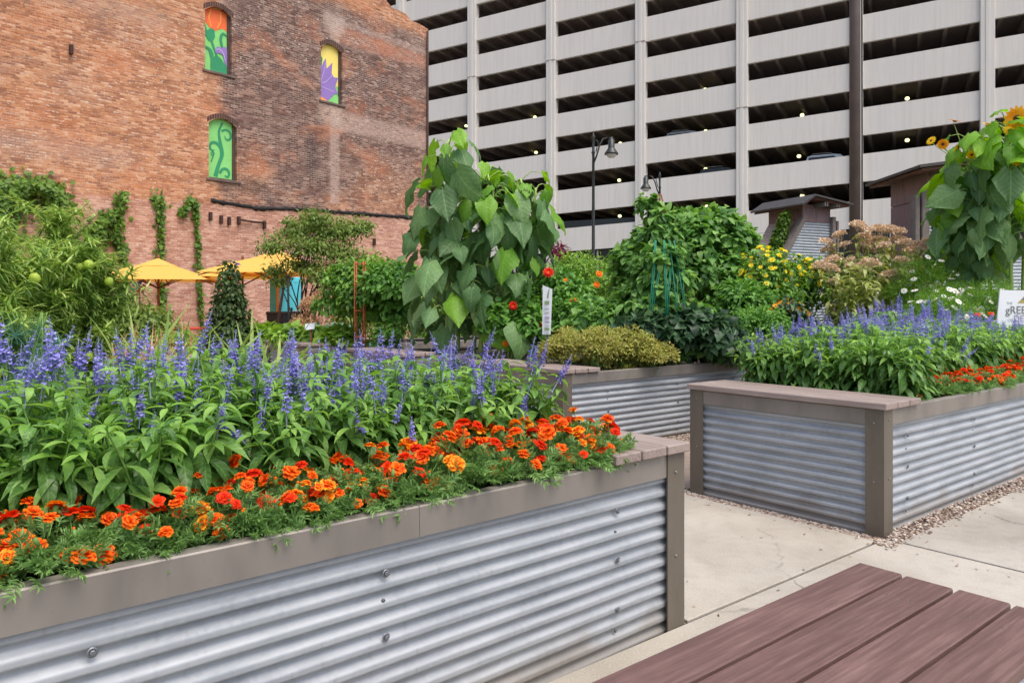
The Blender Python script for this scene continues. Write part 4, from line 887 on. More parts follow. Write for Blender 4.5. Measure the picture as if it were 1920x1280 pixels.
def salvia_spike(h=.19):
    b = MB(); lean = R.uniform(-.03, .03, 2); pts = [(0, 0, 0), (lean[0]*.4, lean[1]*.4, h*.5), (lean[0], lean[1], h)]
    b.tube(pts, [.0022, .0018, .0008], 4, 0, False); nw = 11
    pet = leaf([.2, .5, .45, .1], droop=.9, fold=.2)
    for q in range(nw):
        s_ = .30 + .68*q/(nw-1); p = along(pts, [s_])[0]; rr = .0105*(1-.62*((s_-.30)/.68)**2)*R.uniform(.85, 1.15); m_ = 7 if q < nw-3 else 4
        an = R.uniform(0, 6.28) + np.arange(m_)*2*math.pi/m_ + R.uniform(-.25, .25, m_); el = R.uniform(.1, .75, m_)
        d = np.c_[np.cos(an)*np.cos(el), np.sin(an)*np.cos(el), np.sin(el)]
        base = p + d*.002 + np.c_[np.zeros(m_), np.zeros(m_), R.uniform(-.004, .004, m_)]
        put(b, T_SMALL[:1], base, d, (0, 0, 1), rr*.85, rr*.9, 1)
        open_ = R.random(m_) < (.68 if q < nw-3 else .25)
        if open_.any():
            k2 = open_; put(b, [pet], (base + d*rr*.55)[k2], d[k2] + np.array((0, 0, .1)), (0, 0, 1), rr*R.uniform(.9, 1.25, k2.sum()), rr*1.2, 2)
            put(b, T_SMALL[:1], (base + d*rr*.5)[k2], d[k2] + np.array((0, 0, .9)), -d[k2], rr*.7, rr*.6, 2)
    return b.mesh('flower_spike', [M['calyx'], M['calyx'], M['spike']])
SAL = [salvia_foliage(i, R.uniform(.35, .41), R.uniform(.135, .165), int(R.integers(9, 12))) for i in range(6)]
SPK = [salvia_spike(R.uniform(.15, .21)) for _ in range(7)]
LAST = ['']
def bend(o, a):      # tilt a plant at the bed's end outwards, over the seat
    q = Matrix.Rotation(a, 4, Vector((-U0[1], U0[0], 0)).normalized()); o.rotation_euler = (q @ o.rotation_euler.to_matrix().to_4x4()).to_euler()
def salvia(u, v, z, dens, label, group, sc=1.0, lean=(0, 0)):
    x, y = P(u, v); me, tips = SAL[R.integers(0, len(SAL))]
    t = thing('salvia_plant', label, 'flower plant', (x, y, z), R.uniform(0, 6.28), group, sc); t.rotation_euler[0] = lean[0]; t.rotation_euler[1] = lean[1]
    link('foliage', me, t); LAST[0] = t.name
    k_ = min(len(tips)*3, int(R.poisson(dens*1.55))); order = R.permutation(len(tips)*3)[:k_]
    for i in order:
        tp, td = tips[i % len(tips)]; q = Vector(td + np.array((0, 0, 1.2)) + R.normal(0, .24, 3)); e = q.to_track_quat('Z', 'Y').to_euler()
        LAST[0] = t.name; o = Vector(tp) + Vector((R.normal(0, .022), R.normal(0, .022), -.05 + R.uniform(-.035, .03))); link('flower_spike', SPK[R.integers(0, len(SPK))], t, o, e, R.uniform(.6, .98))
    return t
lab = 'blue salvia plant in the nearest planter, behind the row of orange marigolds'
for u in np.arange(-5.2, -2.24, .19):
    for jv, v in enumerate((.30, .50, .70, .90, 1.10)):
        uu = u + R.uniform(-.05, .05); vv = v + R.uniform(-.05, .05)
        if uu > -2.5 and jv < 1: continue
        if uu > -2.42: uu = min(uu + .10, -2.17)
        dens = {0: 1.6, 1: 2.6, 2: 2.9, 3: 3.0, 4: 3.4}[jv]
        dens *= 1.7 if uu > -3.2 else 1.55
        if -3.3 < uu < -2.9 and jv < 2: dens += 3
        if uu > -2.65: dens += 3
        if R.random() < .22: dens *= .3
        if uu < -4.7: dens *= .4
        salvia(uu, vv, HB-.06, dens, lab, 'blue salvias in the nearest planter', R.uniform(.92, 1.08) * (1.0 if jv else .88) * (1.06 if uu > -2.5 else 1.13 if uu < -3.0 else 1.04), (R.normal(0, .06), R.normal(0, .06)))
        if uu > -2.45: bend(bpy.data.objects[LAST[0]], .38 if uu > -2.3 else .2)
lab = 'blue salvia plant in the planter right of the path, behind its plank seat'
for u in np.arange(.60, 5.4, .21):
    for jv, v in enumerate((.18, .38, .59, .80, 1.0, 1.15)):
        uu = u + R.uniform(-.05, .05); vv = v + R.uniform(-.04, .04)
        if jv == 0 and uu > .95: continue
        dens = {0: .4, 1: 2.6, 2: 3.6, 3: 5, 4: 6, 5: 6.5}[jv]
        if uu < 1.1: dens *= (.30 if jv < 4 else .8)
        salvia(uu, vv, HB-.06, dens, lab, 'blue salvias in the planter right of the path', R.uniform(.92, 1.08) * (.82 if uu > 3.3 else .92 if uu > 2.7 else 1) * (1.06 + .26*math.sin(math.pi*min(1, max(0, (uu-.5)/2.2))*.5)*min(1, vv*1.6)), (R.normal(0, .06), R.normal(0, .06)))

# ---------------- marigolds
def pinnate(b, p, d, L, mat=0):
    n = 6; pts = [p + d*L*s + np.array((0, 0, -.25*L*s*s)) for s in np.linspace(0, 1, n+1)]
    y = nrm(np.cross(np.array((0, 0, 1.)) + R.normal(0, .9, 3), d)); P_, D_ = [], []
    for i in range(1, n+1):
        for sg in (-1, 1): P_.append(pts[i]); D_.append(d*.6 + sg*y*.85 + rdir(1)[0]*.2)
    P_.append(pts[-1]); D_.append(d)
    put(b, T_SMALL, np.array(P_), np.array(D_), np.cross(d, y)[None] + rdir(len(P_))*.45, L*.40*R.uniform(.8, 1.2, len(P_)), L*.19, mat)
    b.tube(pts[::2], .0009, 3, mat, False)
def marigold_leaves(h=.17, r=.12):
    b = MB()
    for k in range(150):
        a = R.uniform(0, 6.28); rr = r*math.sqrt(R.random()); z = max(.066, h*(1-.45*(rr/r)**2)*R.uniform(.25, 1))
        p = np.array((rr*math.cos(a), rr*math.sin(a), z)); d = nrm(np.array((math.cos(a), math.sin(a), R.uniform(.15, 1.5))) + rdir(1)[0]*.5)
        pinnate(b, p, d, R.uniform(.04, .062))
    for k in range(7):
        a = R.uniform(0, 6.28); b.tube(stem_curve((0, 0, 0), (r*.8*math.cos(a), r*.8*math.sin(a), h*.8), .05, 5), .0022, 4, 1, False)
    return b.mesh('foliage', [M['mari'], M['stem']])
def marigold_head(cols, r=.024, open_=1.0):
    b = MB(); prof = [(.0, -.016), (.005, -.015), (.0075, -.004), (.006, .002), (0, .003)]; b.lathe(prof, 8, 2)
    b.tube([(0, 0, -.015), (0, 0, -.07)], .0016, 4, 2, False)
    ts = [0, .45, .78, 1.0]
    for L, nP, el, w_ in ((1.0, 9, .02, .34), (.9, 9, .3, .34), (.74, 8, .62, .36), (.55, 7, .95, .38), (.36, 6, 1.25, .4)):
        for q in range(nP):
            an = 2*math.pi*q/nP + R.uniform(-.25, .25); e_ = (el + R.uniform(-.16, .16))*open_; V, Fc, _, _u = leaf([.1, w_*.9, w_, w_*.55], ts=ts, droop=.35, fold=.15, cols=4, wave=.09, seed=int(R.integers(1e6)))
            mi = [0 if (f_ // 3) < 2 else 1 for f_ in range(len(Fc))]
            if R.random() < .2: mi = [1]*len(Fc)
            d = np.array([[math.cos(an)*math.cos(e_), math.sin(an)*math.cos(e_), math.sin(e_)]])
            b.scatter((V, Fc, mi), d*.002 + np.array((0, 0, .002)), frames(d, (0, 0, 1), r*L*R.uniform(.85, 1.1)))
    return b.mesh('flower_head', list(cols) + [M['stem']])
MARL = [marigold_leaves(R.uniform(.13, .16), R.uniform(.095, .115)) for _ in range(4)]
HEADS = [marigold_head((M['or1'], M['or2'])), marigold_head((M['or1'], M['or2'])), marigold_head((M['or4'], M['or1'])), marigold_head((M['or4'], M['or2'])), marigold_head((M['or2'], M['or3'])), marigold_head((M['or1'], M['or3'])), marigold_head((M['or1'], M['or1']))]
bb = MB(); bb.lathe([(0, -.012), (.004, -.011), (.0055, .0), (.004, .01), (0, .012)], 7, 0); bb.tube([(0, 0, -.01), (0, 0, -.06)], .0013, 4, 0, False); bb.lathe([(.003, .011), (.0045, .015), (0, .018)], 6, 1); BUD = bb.mesh('bud', [M['stem'], M['or2']])
def marigold(u, v, nh, label, group, sc=1.0, z=HB-.06, reds=False):
    x, y = P(u, v); t = thing('marigold_plant', label, 'flower plant', (x, y, z), R.uniform(0, 6.28), group, sc)
    link('foliage', MARL[R.integers(0, len(MARL))], t)
    for _ in range(nh):
        a = R.uniform(0, 6.28); rr = .12*math.sqrt(R.random()); o = (rr*math.cos(a), rr*math.sin(a), .095 + .085*(1-(rr/.12)**2) + R.uniform(-.03, .035))
        tl = Vector((math.cos(a)*.7*rr/.12, math.sin(a)*.7*rr/.12, 1.0)) + Vector(R.normal(0, .25, 3)); e = tl.to_track_quat('Z', 'Y').to_euler()
        link('flower_head', HEADS[R.choice((2, 3, 0, 6)) if reds else R.choice((0, 0, 1, 1, 2, 3, 5, 6, 6, 3, 4))], t, o, e, R.uniform(.62, 1.1))
    for _ in range(3):
        a = R.uniform(0, 6.28); link('bud', BUD, t, (.1*math.cos(a), .1*math.sin(a), R.uniform(.11, .15)), (R.normal(0, .3), R.normal(0, .3), 0))
    return t
lab = 'orange marigold plant in the row along the front rim of the nearest planter'
for u in np.arange(-4.9, -2.12, .125):
    for v in (.115, .23) if u > -3.2 else (.11, .19):
        marigold(u + R.uniform(-.04, .04), v + R.uniform(-.025, .025), int(R.integers(6, 12)) + (5 if u > -3.3 else 0), lab, 'marigolds along the nearest planter', R.uniform(.85, 1.12) * (1.12 if u > -3.0 else 1))
for v in (.13, .25, .37, .5, .62, .75):
    bend(marigold(-2.16 + R.uniform(-.02, .03), v, int(R.integers(8, 13)), lab, 'marigolds along the nearest planter', R.uniform(.95, 1.15)), .4)
lab = 'red orange marigold plant along the front rim of the planter right of the path'
for u in np.arange(1.12, 4.6, .15):
    for v in (.12, .26):
        marigold(u + R.uniform(-.04, .04), v + R.uniform(-.03, .03), int(R.integers(8, 14)), lab, 'marigolds in the planter right of the path', R.uniform(.85, 1.05), reds=True)
marigold(.62, .12, 1, 'lone marigold plant with one flower at the seat end of the right planter', None, .55, reds=True)
def tall_marigold(u, v, h, label):
    x, y = P(u, v); t = thing('marigold_plant', label, 'flower plant', (x, y, HB-.06)); b = MB(); b.tube([(0, 0, 0), (.01, 0, h*.5), (0, .01, h)], .003, 5); part('stem', b, M['stem'], t); link('flower_head', HEADS[3], t, (0, .01, h+.01), (.5, 0, 0), 1.25)
for (u, v, h) in ((4.35, 1.05, .52), (4.42, .95, .53), (4.1, 1.1, .46)): o = tall_marigold(u, v, h, 'red marigold on a tall stem standing above the salvias before the white sign')
for o in bpy.data.objects:
    if o.get('label', '').startswith('red marigold on a tall'): o['group'] = 'tall red marigolds before the sign'

# the nearest planter and its plants stand a touch askew to the grid, turned about the planter's right front corner
PIV = Vector((*P(-1.765, -.028), 0)); TURN = Matrix.Rotation(math.radians(1.7), 4, 'Z')
for o in list(bpy.data.objects):
    if o is FRONT or o.get('group') in ('blue salvias in the nearest planter', 'marigolds along the nearest planter'):
        o.location = PIV + TURN @ (o.location - PIV); o.rotation_euler = (TURN @ o.rotation_euler.to_matrix().to_4x4()).to_euler()

# ---------------- generic leafy crowns
def crown(b, blobs, n, T, L, Wf=1.0, mat=0, grav=.5, outw=.8, rnd=.7, shell=.55):
    """blobs: (x,y,z,rx,ry,rz); leaves sit through the outer part of each blob"""
    bl = np.array(blobs, float); vol = bl[:, 3]*bl[:, 4] + bl[:, 4]*bl[:, 5]; ch = R.choice(len(bl), n, p=vol/vol.sum())
    q = rdir(n); q[:, 2] = np.where(q[:, 2] < -.35, -q[:, 2]*.5, q[:, 2]); rr = (shell + (1-shell)*R.random(n))**.8
    pos = bl[ch, :3] + q*bl[ch, 3:6]*rr[:, None]; pos[:, 2] = np.maximum(pos[:, 2], .02)
    d = q*outw + rdir(n)*rnd; d[:, 2] -= grav
    LL = L*R.uniform(.65, 1.25, n); put(b, T, pos, d, q*.8 + np.array((0, 0, .8)) + rdir(n)*.35, LL, LL*Wf, mat)
    return pos, q
def lumps(cx, cy, cz, rx, ry, rz, k, size):
    out = []
    for _ in range(k):
        q = rdir(1)[0]; q[2] = abs(q[2])*1.2-.2 if R.random() < .8 else q[2]
        s = size*R.uniform(.65, 1.3); out.append((cx+q[0]*(rx-s*.6), cy+q[1]*(ry-s*.6), cz+q[2]*(rz-s*.6), s, s, s*.85))
    out.append((cx, cy, cz, rx*.55, ry*.55, rz*.6)); return out
def stems_to(b, blobs, base=(0, 0, 0), r=.008, mat=0):
    for q in blobs:
        top = np.array(q[:3]); b.tube(stem_curve((base[0] + R.normal(0, .04), base[1] + R.normal(0, .04), base[2]), top, .07), np.linspace(r, r*.4, 6), 5, mat, False)
def bush(name, label, cat, px, Y, rx, ry, z0, z1, n, T, L, matk, Wf=1.0, lump=9, size=None, group=None, stemr=.008, flowers=None, grav=.5, base=None, outw=.8, rnd=.7, stemm='stem', loc=None):
    x, y = W(px, Y) if loc is None else loc; zb = 0.0 if base is None else base
    t = thing(name, label, cat, (x, y, zb), 0, group); cz = (z0+z1)/2-zb; rz = (z1-z0)/2
    bl = lumps(0, 0, cz, rx, ry, rz, lump, size or min(rx, rz)*.5)
    b = MB(); pos, q = crown(b, bl, n, T, L, Wf, 0, grav, outw, rnd); part('foliage', b, M[matk], t)
    b = MB(); stems_to(b, bl, r=stemr); part('stem', b, M[stemm], t)
    return t, pos, q, bl
def flower(kind, cols, r, npet=8, disc=None, wf=.45, cupd=.15, ring2=False):
    b = MB(); pt = leaf([.15, wf*.75, wf, wf*.7, .05], droop=.25, fold=.1, wave=.03)
    for rg in range(2 if ring2 else 1):
        an = np.arange(npet)*2*math.pi/npet + rg*.4; el = np.full(npet, cupd + rg*.5); d = np.c_[np.cos(an)*np.cos(el), np.sin(an)*np.cos(el), np.sin(el)]
        b.scatter(pt, d*r*.15, frames(d, (0, 0, 1), r*(1-.3*rg)), 0)
    b.lathe([(0, -.12*r), (.3*r, -.02*r), (.3*r, .1*r), (.18*r, .18*r), (0, .2*r)], 8, 1)
    return b.mesh('flower', [cols, disc or cols])
def set_flowers(t, pos, q, me, n, sc=(.8, 1.2), top=0.0, front=True, name='flower', out=.03):
    z = pos[:, 2]; ok = z > np.quantile(z, top)
    if front: ok &= (q[:, 1] < .35)
    idx = np.flatnonzero(ok); idx = R.choice(idx, min(n, len(idx)), replace=False)
    for i in idx:
        dv = Vector(q[i] + np.array((0, -.25, .5)) + R.normal(0, .25, 3)); link(name, me, t, pos[i] + q[i]*out, dv.to_track_quat('Z', 'Y').to_euler(), R.uniform(*sc))

# ---------------- left bed: balloon milkweeds, strappy irises
fb = MB(); uu_, vv_ = np.meshgrid(np.linspace(0, 2*math.pi, 13)[:-1], np.linspace(0, math.pi, 8)); rr_ = 1 + .05*np.sin(uu_*6)*np.sin(vv_)
fb.add(np.c_[(np.sin(vv_)*np.cos(uu_)*rr_).ravel(), (np.sin(vv_)*np.sin(uu_)*rr_).ravel(), (np.cos(vv_)*1.08).ravel()], [(i*12+j, i*12+(j+1) % 12, (i+1)*12+(j+1) % 12, (i+1)*12+j)[::-1] for i in range(7) for j in range(12)])
sp = rdir(60); fb.scatter(T_SMALL[0], sp, frames(sp, (0, 0, 1), .28, .06), 0); BALL = fb.mesh('fruit', [M['fruit']])
def milkweed(px, Y, top, nst, spread, nfruit, label, lean=(0, 0)):
    x, _, z = W(px, Y, top); z0 = HB-.06; t = thing('balloon_milkweed', label, 'plant', (x, Y, z0), 0, 'tall plants with green balloon fruits'); H = z-z0
    b = MB(); s_ = MB(); fr = []
    for k in range(nst):
        a = R.uniform(0, 6.28); r = spread*math.sqrt(R.random()); h = H*R.uniform(.55, 1.02)*(1-.2*r/spread); top_ = np.array((r*math.cos(a) + lean[0]*h, r*math.sin(a), h)); pts = stem_curve((R.normal(0, .06), R.normal(0, .06), 0), top_, .06, 8)
        s_.tube(pts, np.linspace(.006, .0025, 8), 4, 0, False); branches = [pts]
        for _ in range(5):
            p = along(pts, [R.uniform(.3, .85)])[0]; aa = R.uniform(0, 6.28); l_ = H*R.uniform(.14, .28); bp = stem_curve(p, p + l_*np.array((math.cos(aa)*.7, math.sin(aa)*.7, .75)), .1, 5); branches.append(bp); s_.tube(bp, np.linspace(.003, .0015, 5), 4, 0, False)
        for bp in branches:
            ln = np.linalg.norm(bp[-1]-bp[0]); m_ = int(ln*250)+16; sv = R.uniform(.15 if bp is pts else .05, 1, m_); p = along(bp, sv); an = R.uniform(0, 6.28, m_); el = R.uniform(-.5, .8, m_)
            d = np.c_[np.cos(an)*np.cos(el), np.sin(an)*np.cos(el), np.sin(el)]; put(b, T_NARROW, p, d, np.array((0, 0, 1.)) + rdir(m_)*.3, R.uniform(.065, .12, m_), R.uniform(.07, .13, m_))
        for _ in range(nfruit):
            p = along(pts, [R.uniform(.35, .9)])[0]; fr.append(np.array((p[0] + R.normal(0, .04), -abs(p[1]) - spread*R.uniform(.3, .8), p[2])))
    part('foliage', b, M['milk'], t); part('stem', s_, M['stem'], t)
    for p in fr: link('fruit', BALL, t, p, (R.normal(0, .3), R.normal(0, .3), 0), R.uniform(.021, .031))
milkweed(-10, 4.0, 318, 8, .30, 1, 'tall balloon milkweed with fat green fruits at the left edge of the photo')
milkweed(70, 4.5, 345, 10, .32, 3, 'leafy balloon milkweed carrying the most round green fruits, beside the left edge')
milkweed(120, 5.0, 325, 10, .36, 2, 'balloon milkweed with long stems reaching up before the ivy covered wall', (.08, 0))
milkweed(185, 4.9, 400, 8, .28, 1, 'shorter balloon milkweed nearest the yellow umbrella', (.06, 0))
milkweed(30, 3.9, 450, 8, .30, 2, 'low front balloon milkweed just behind the salvias at left')
b = MB()
x, Y = W(65, 3.75); t = thing('fennel_clump', 'feathery blue green clump behind the salvias at far left', 'plant', (x, Y, HB-.06))
for k in range(26):
    a = R.uniform(0, 6.28); c_ = np.array((R.normal(0, .09), R.normal(0, .07), R.uniform(.2, .52))); m_ = 24; d = rdir(m_) + np.array((0, 0, .5)); put(b, T_NARROW[:1], np.repeat(c_[None], m_, 0), d, rdir(m_), R.uniform(.06, .11, m_), .03)
part('foliage', b, M['fennel'], t); b = MB()
for k in range(9): b.tube(stem_curve((R.normal(0, .04), R.normal(0, .04), 0), (R.normal(0, .12), R.normal(0, .1), .6), .05), .003, 4)
part('stem', b, M['stem'], t)
def strap_clump(px, Y, n, h, label, cat='iris', spread=.7, matk='iris', wd=.022, z0=HB-.06, name='iris_clump', group='strappy iris clumps behind the salvias', rad=.08, leanx=0.0):
    x, _ = W(px, Y); t = thing(name, label, cat, (x, Y, z0), 0, group); b = MB(); P_ = np.c_[R.normal(0, rad, n), R.normal(0, rad*.8, n), np.zeros(n)]
    an = R.uniform(0, 6.28, n); el = R.uniform(.75, 1.5, n); d = np.c_[np.cos(an)*np.cos(el)*spread*1.4 + leanx, np.sin(an)*np.cos(el)*spread, np.sin(el)]
    LL = h*R.uniform(.6, 1.1, n); put(b, T_STRAP, P_, d, np.c_[-np.cos(an), -np.sin(an), np.full(n, .6)] + rdir(n)*.6, LL, LL*wd/.022*1.5*R.uniform(.7, 1.3, n))
    part('blades', b, M[matk], t); return t
strap_clump(128, 4.0, 9, .52, 'few pale iris blades standing left of the grass tuft, before the milkweeds')
strap_clump(235, 4.7, 26, .72, 'leftmost large iris clump leaning right below the lone umbrella', leanx=.35)
strap_clump(315, 4.5, 30, .66, 'broad iris clump under the lone umbrella, its blades fanning right', leanx=.3)
strap_clump(405, 4.6, 30, .62, 'iris clump below the cone shaped shrub', leanx=.3)
strap_clump(475, 5.0, 26, .70, 'rightmost iris clump with upright blades, before the orange post', leanx=.15)
strap_clump(285, 12, 220, 1.15, 'reddish dry grass tuft below the lone yellow umbrella', 'grass', 1.0, 'dry', .012, 0, 'grass_tuft', None, .35)

# ---------------- creepers on the brick wall
def creeper(label, segs, n, dep=.2, L=.16):
    """segs: (px,py,radius_px) trail of the vine over the wall"""
    pts = np.array([(*at_brick(px, py), r) for px, py, r in segs]); s0 = pts[0]; p = bloc(s0[0], 0, 0)
    t = thing('wall_creeper', label, 'creeper', p, BA, 'green creepers climbing the brick wall'); b = MB(); k = R.random(n); kk = np.linspace(0, 1, len(pts))
    sx = np.interp(k, kk, pts[:, 0]) - s0[0]; sz = np.interp(k, kk, pts[:, 1]); rr = np.interp(k, kk, pts[:, 2])/F*24
    a = R.uniform(0, 6.28, n); q = np.abs(R.normal(0, .62, n))*rr*(1 + .5*np.sin(k*31)*np.sin(k*83)); pos = np.c_[sx + q*np.cos(a), -.04-dep*R.random(n)*np.sqrt(np.maximum(0, 1-(q/np.maximum(rr, .01))**2)), np.maximum(.1, sz + q*np.sin(a))]
    d = rdir(n)*.6 + np.array((0, -.3, -.6)); put(b, T_BEAN, pos, d, np.array((0, -1, .5)) + rdir(n)*.4, L*R.uniform(.6, 1.2, n)); part('foliage', b, M['ivy'], t)
    b = MB(); b.tube(np.c_[np.interp(np.linspace(0, 1, 12), kk, pts[:, 0]) - s0[0], np.full(12, -.03), np.interp(np.linspace(0, 1, 12), kk, pts[:, 1])], .02, 5); part('stem', b, M['stake'], t)
creeper('thick band of ivy high on the wall behind the milkweeds at left', [(-20, 640, 40), (-25, 500, 60), (-20, 400, 44), (20, 362, 24), (55, 350, 10), (90, 358, 20), (108, 388, 18)], 3000, .45, .135)
creeper('ivy column on the wall just left of the lone yellow umbrella', [(232, 640, 10), (232, 560, 12), (226, 480, 11), (212, 430, 13), (222, 385, 8), (228, 362, 6)], 700, .26, .135)
creeper('ivy mass on the wall between the milkweeds and the ivy column', [(150, 640, 30), (150, 520, 30), (165, 450, 24), (185, 420, 14), (205, 400, 8)], 900, .4, .135)
creeper('narrow creeper climbing the wall above the lone umbrella tip', [(309, 640, 5), (302, 560, 5), (298, 487, 8), (299, 430, 5), (296, 385, 9), (297, 372, 11)], 620, .14, .12)
creeper('narrow creeper hooking left at its top, between the two umbrellas', [(378, 640, 4), (373, 560, 5), (369, 480, 6), (366, 420, 4), (365, 385, 6), (355, 374, 8), (345, 390, 7), (338, 402, 4)], 560, .14, .12)

# ---------------- far left middle: cone shrub, small tree, lettuces, tomatoes
t, pos, q, bl = bush('clematis_shrub', 'dark green cone shaped clematis before the middle yellow umbrella', 'shrub', 430, 12, .4, .4, .1, 1.05, 900, T_OVATE, .085, 'clem', .9, 8, .26)
bl2 = [(0, 0, h, .50*(1-(h-.2)/2.0)+.06, .5*(1-(h-.2)/2.0)+.06, .26) for h in np.linspace(.25, 1.75, 8)]
b = MB(); pos, q = crown(b, bl2, 5200, T_OVATE, .085, .9, 0, .6); part('foliage', b, M['clem'], t); set_flowers(t, pos, q, flower('clematis', M['purpf'], .06, 6), 7, top=.3)
x, y = W(585, 13.2); t = thing('small_tree', 'small airy tree with yellow green leaves before the brick wall, right of the umbrellas', 'tree', (x, y, 0)); bl = []
for px, py, r in ((520, 470, .34), (545, 440, .34), (505, 510, .25), (575, 425, .40), (600, 415, .28), (620, 440, .42), (655, 430, .35), (675, 425, .22), (590, 470, .45), (640, 480, .4), (560, 500, .35), (610, 520, .4), (520, 530, .22), (535, 415, .16), (655, 500, .3)):
    X_, _, Z_ = W(px, 13.2, py); bl.append((X_-x, R.uniform(-.4, .4), Z_, r, r*.9, r*.75))
bl = [(a, c_, d_, r1*1.15, r2*1.15, r3*1.25) for a, c_, d_, r1, r2, r3 in bl]; b = MB(); crown(b, bl, 9500, T_OVATE, .072, .7, 0, .5, .7, .9, .05); part('crown', b, M['tree'], t); b = MB()
b.tube([(-.55, 0, 0), (-.6, 0, 1.0), (-.5, 0, 1.6)], [.035, .03, .02], 7); b.tube([(.05, .1, 0), (.0, .1, .9), (.1, .05, 1.8)], [.04, .032, .02], 7); stems_to(b, bl, (-.2, 0, .8), .016); part('trunk', b, M['iron'], t)
x, y = W(540, 12.6); t = thing('garden_stake', 'thin dark upright stake in front of the turquoise cabinet', 'stake', (x, y, 0)); b = MB(); b.tube([(0, 0, 0), (.01, 0, 1.0), (0, 0, 1.75)], .018, 6); b.lathe([(.018, 1.75), (.03, 1.76), (0, 1.8)], 6, 0); part('rod', b, M['tar'], t)
bush('dried_bush', 'brownish dried bush right of the turquoise cabinet', 'shrub', 600, 12.6, .42, .3, .2, 1.5, 1800, T_SMALL, .06, 'dry', .6, 9)
bush('grey_herb', 'pale grey green herb behind the tiny white plant sign', 'plant', 610, 11.6, .5, .35, .5, 1.0, 2200, T_OVATE, .07, 'fennel', .8, 9)
for px, Y, r, lbl in ((535, 10.9, .3, 'bright lettuce left of the tiny white plant sign'), (595, 11.0, .28, 'bright lettuce directly behind the tiny plant sign stake'), (630, 10.6, .25, 'bright low lettuce nearest the orange wire cage'), (480, 12.2, .35, 'leafy low plant between cone shrub and lettuces')):
    bush('lettuce', lbl, 'vegetable', px, Y, r, r*.8, .68, .92, 420, T_BEAN, .13, 'lime', 1.1, 5, .14, base=.62, grav=.1)
bush('low_shrub', 'low yellow green plants along the wall under the umbrellas', 'shrub', 330, 15.5, 1.6, .5, .0, .75, 2600, T_OVATE, .1, 'lime', .7, 12, .3)
bush('tomato_plant', 'tall tomato plant growing through the orange wire cage', 'vegetable', 672, 10.7, .55, .5, .55, 1.95, 5600, T_OVATE, .085, 'tom', .8, 16, .26, base=.62)
bush('tomato_plant', 'bright leafy bush between the wire cage and the drooping sunflowers', 'vegetable', 742, 10.2, .5, .5, .5, 1.88, 5600, T_OVATE, .09, 'celery', .85, 16, .26, base=.62)
bush('yellow_shrub', 'yellowish shrub against the brick wall behind the tomato plants', 'shrub', 712, 14, .6, .4, .8, 2.35, 2200, T_OVATE, .09, 'lime', .7, 10, .3)
x, y = W(675, 10.1); t = thing('tomato_cage', 'upright orange wire cage among the tomato plants', 'plant cage', (x, y, HB-.06))
for sx in (-.06, .06):
    for sy in (-.06, .06): b = MB(); b.tube([(sx, sy, 0), (sx, sy, 1.22)], .009, 6); part('wire', b, M['cagewire'], t)
for zz in (.2, .55, .9, 1.18): b = MB(); b.tube([(.06*math.cos(a)*1.4, .06*math.sin(a)*1.4, zz) for a in np.linspace(0, 6.283, 13)], .006, 5, cap=False); part('ring', b, M['cagewire'], t)

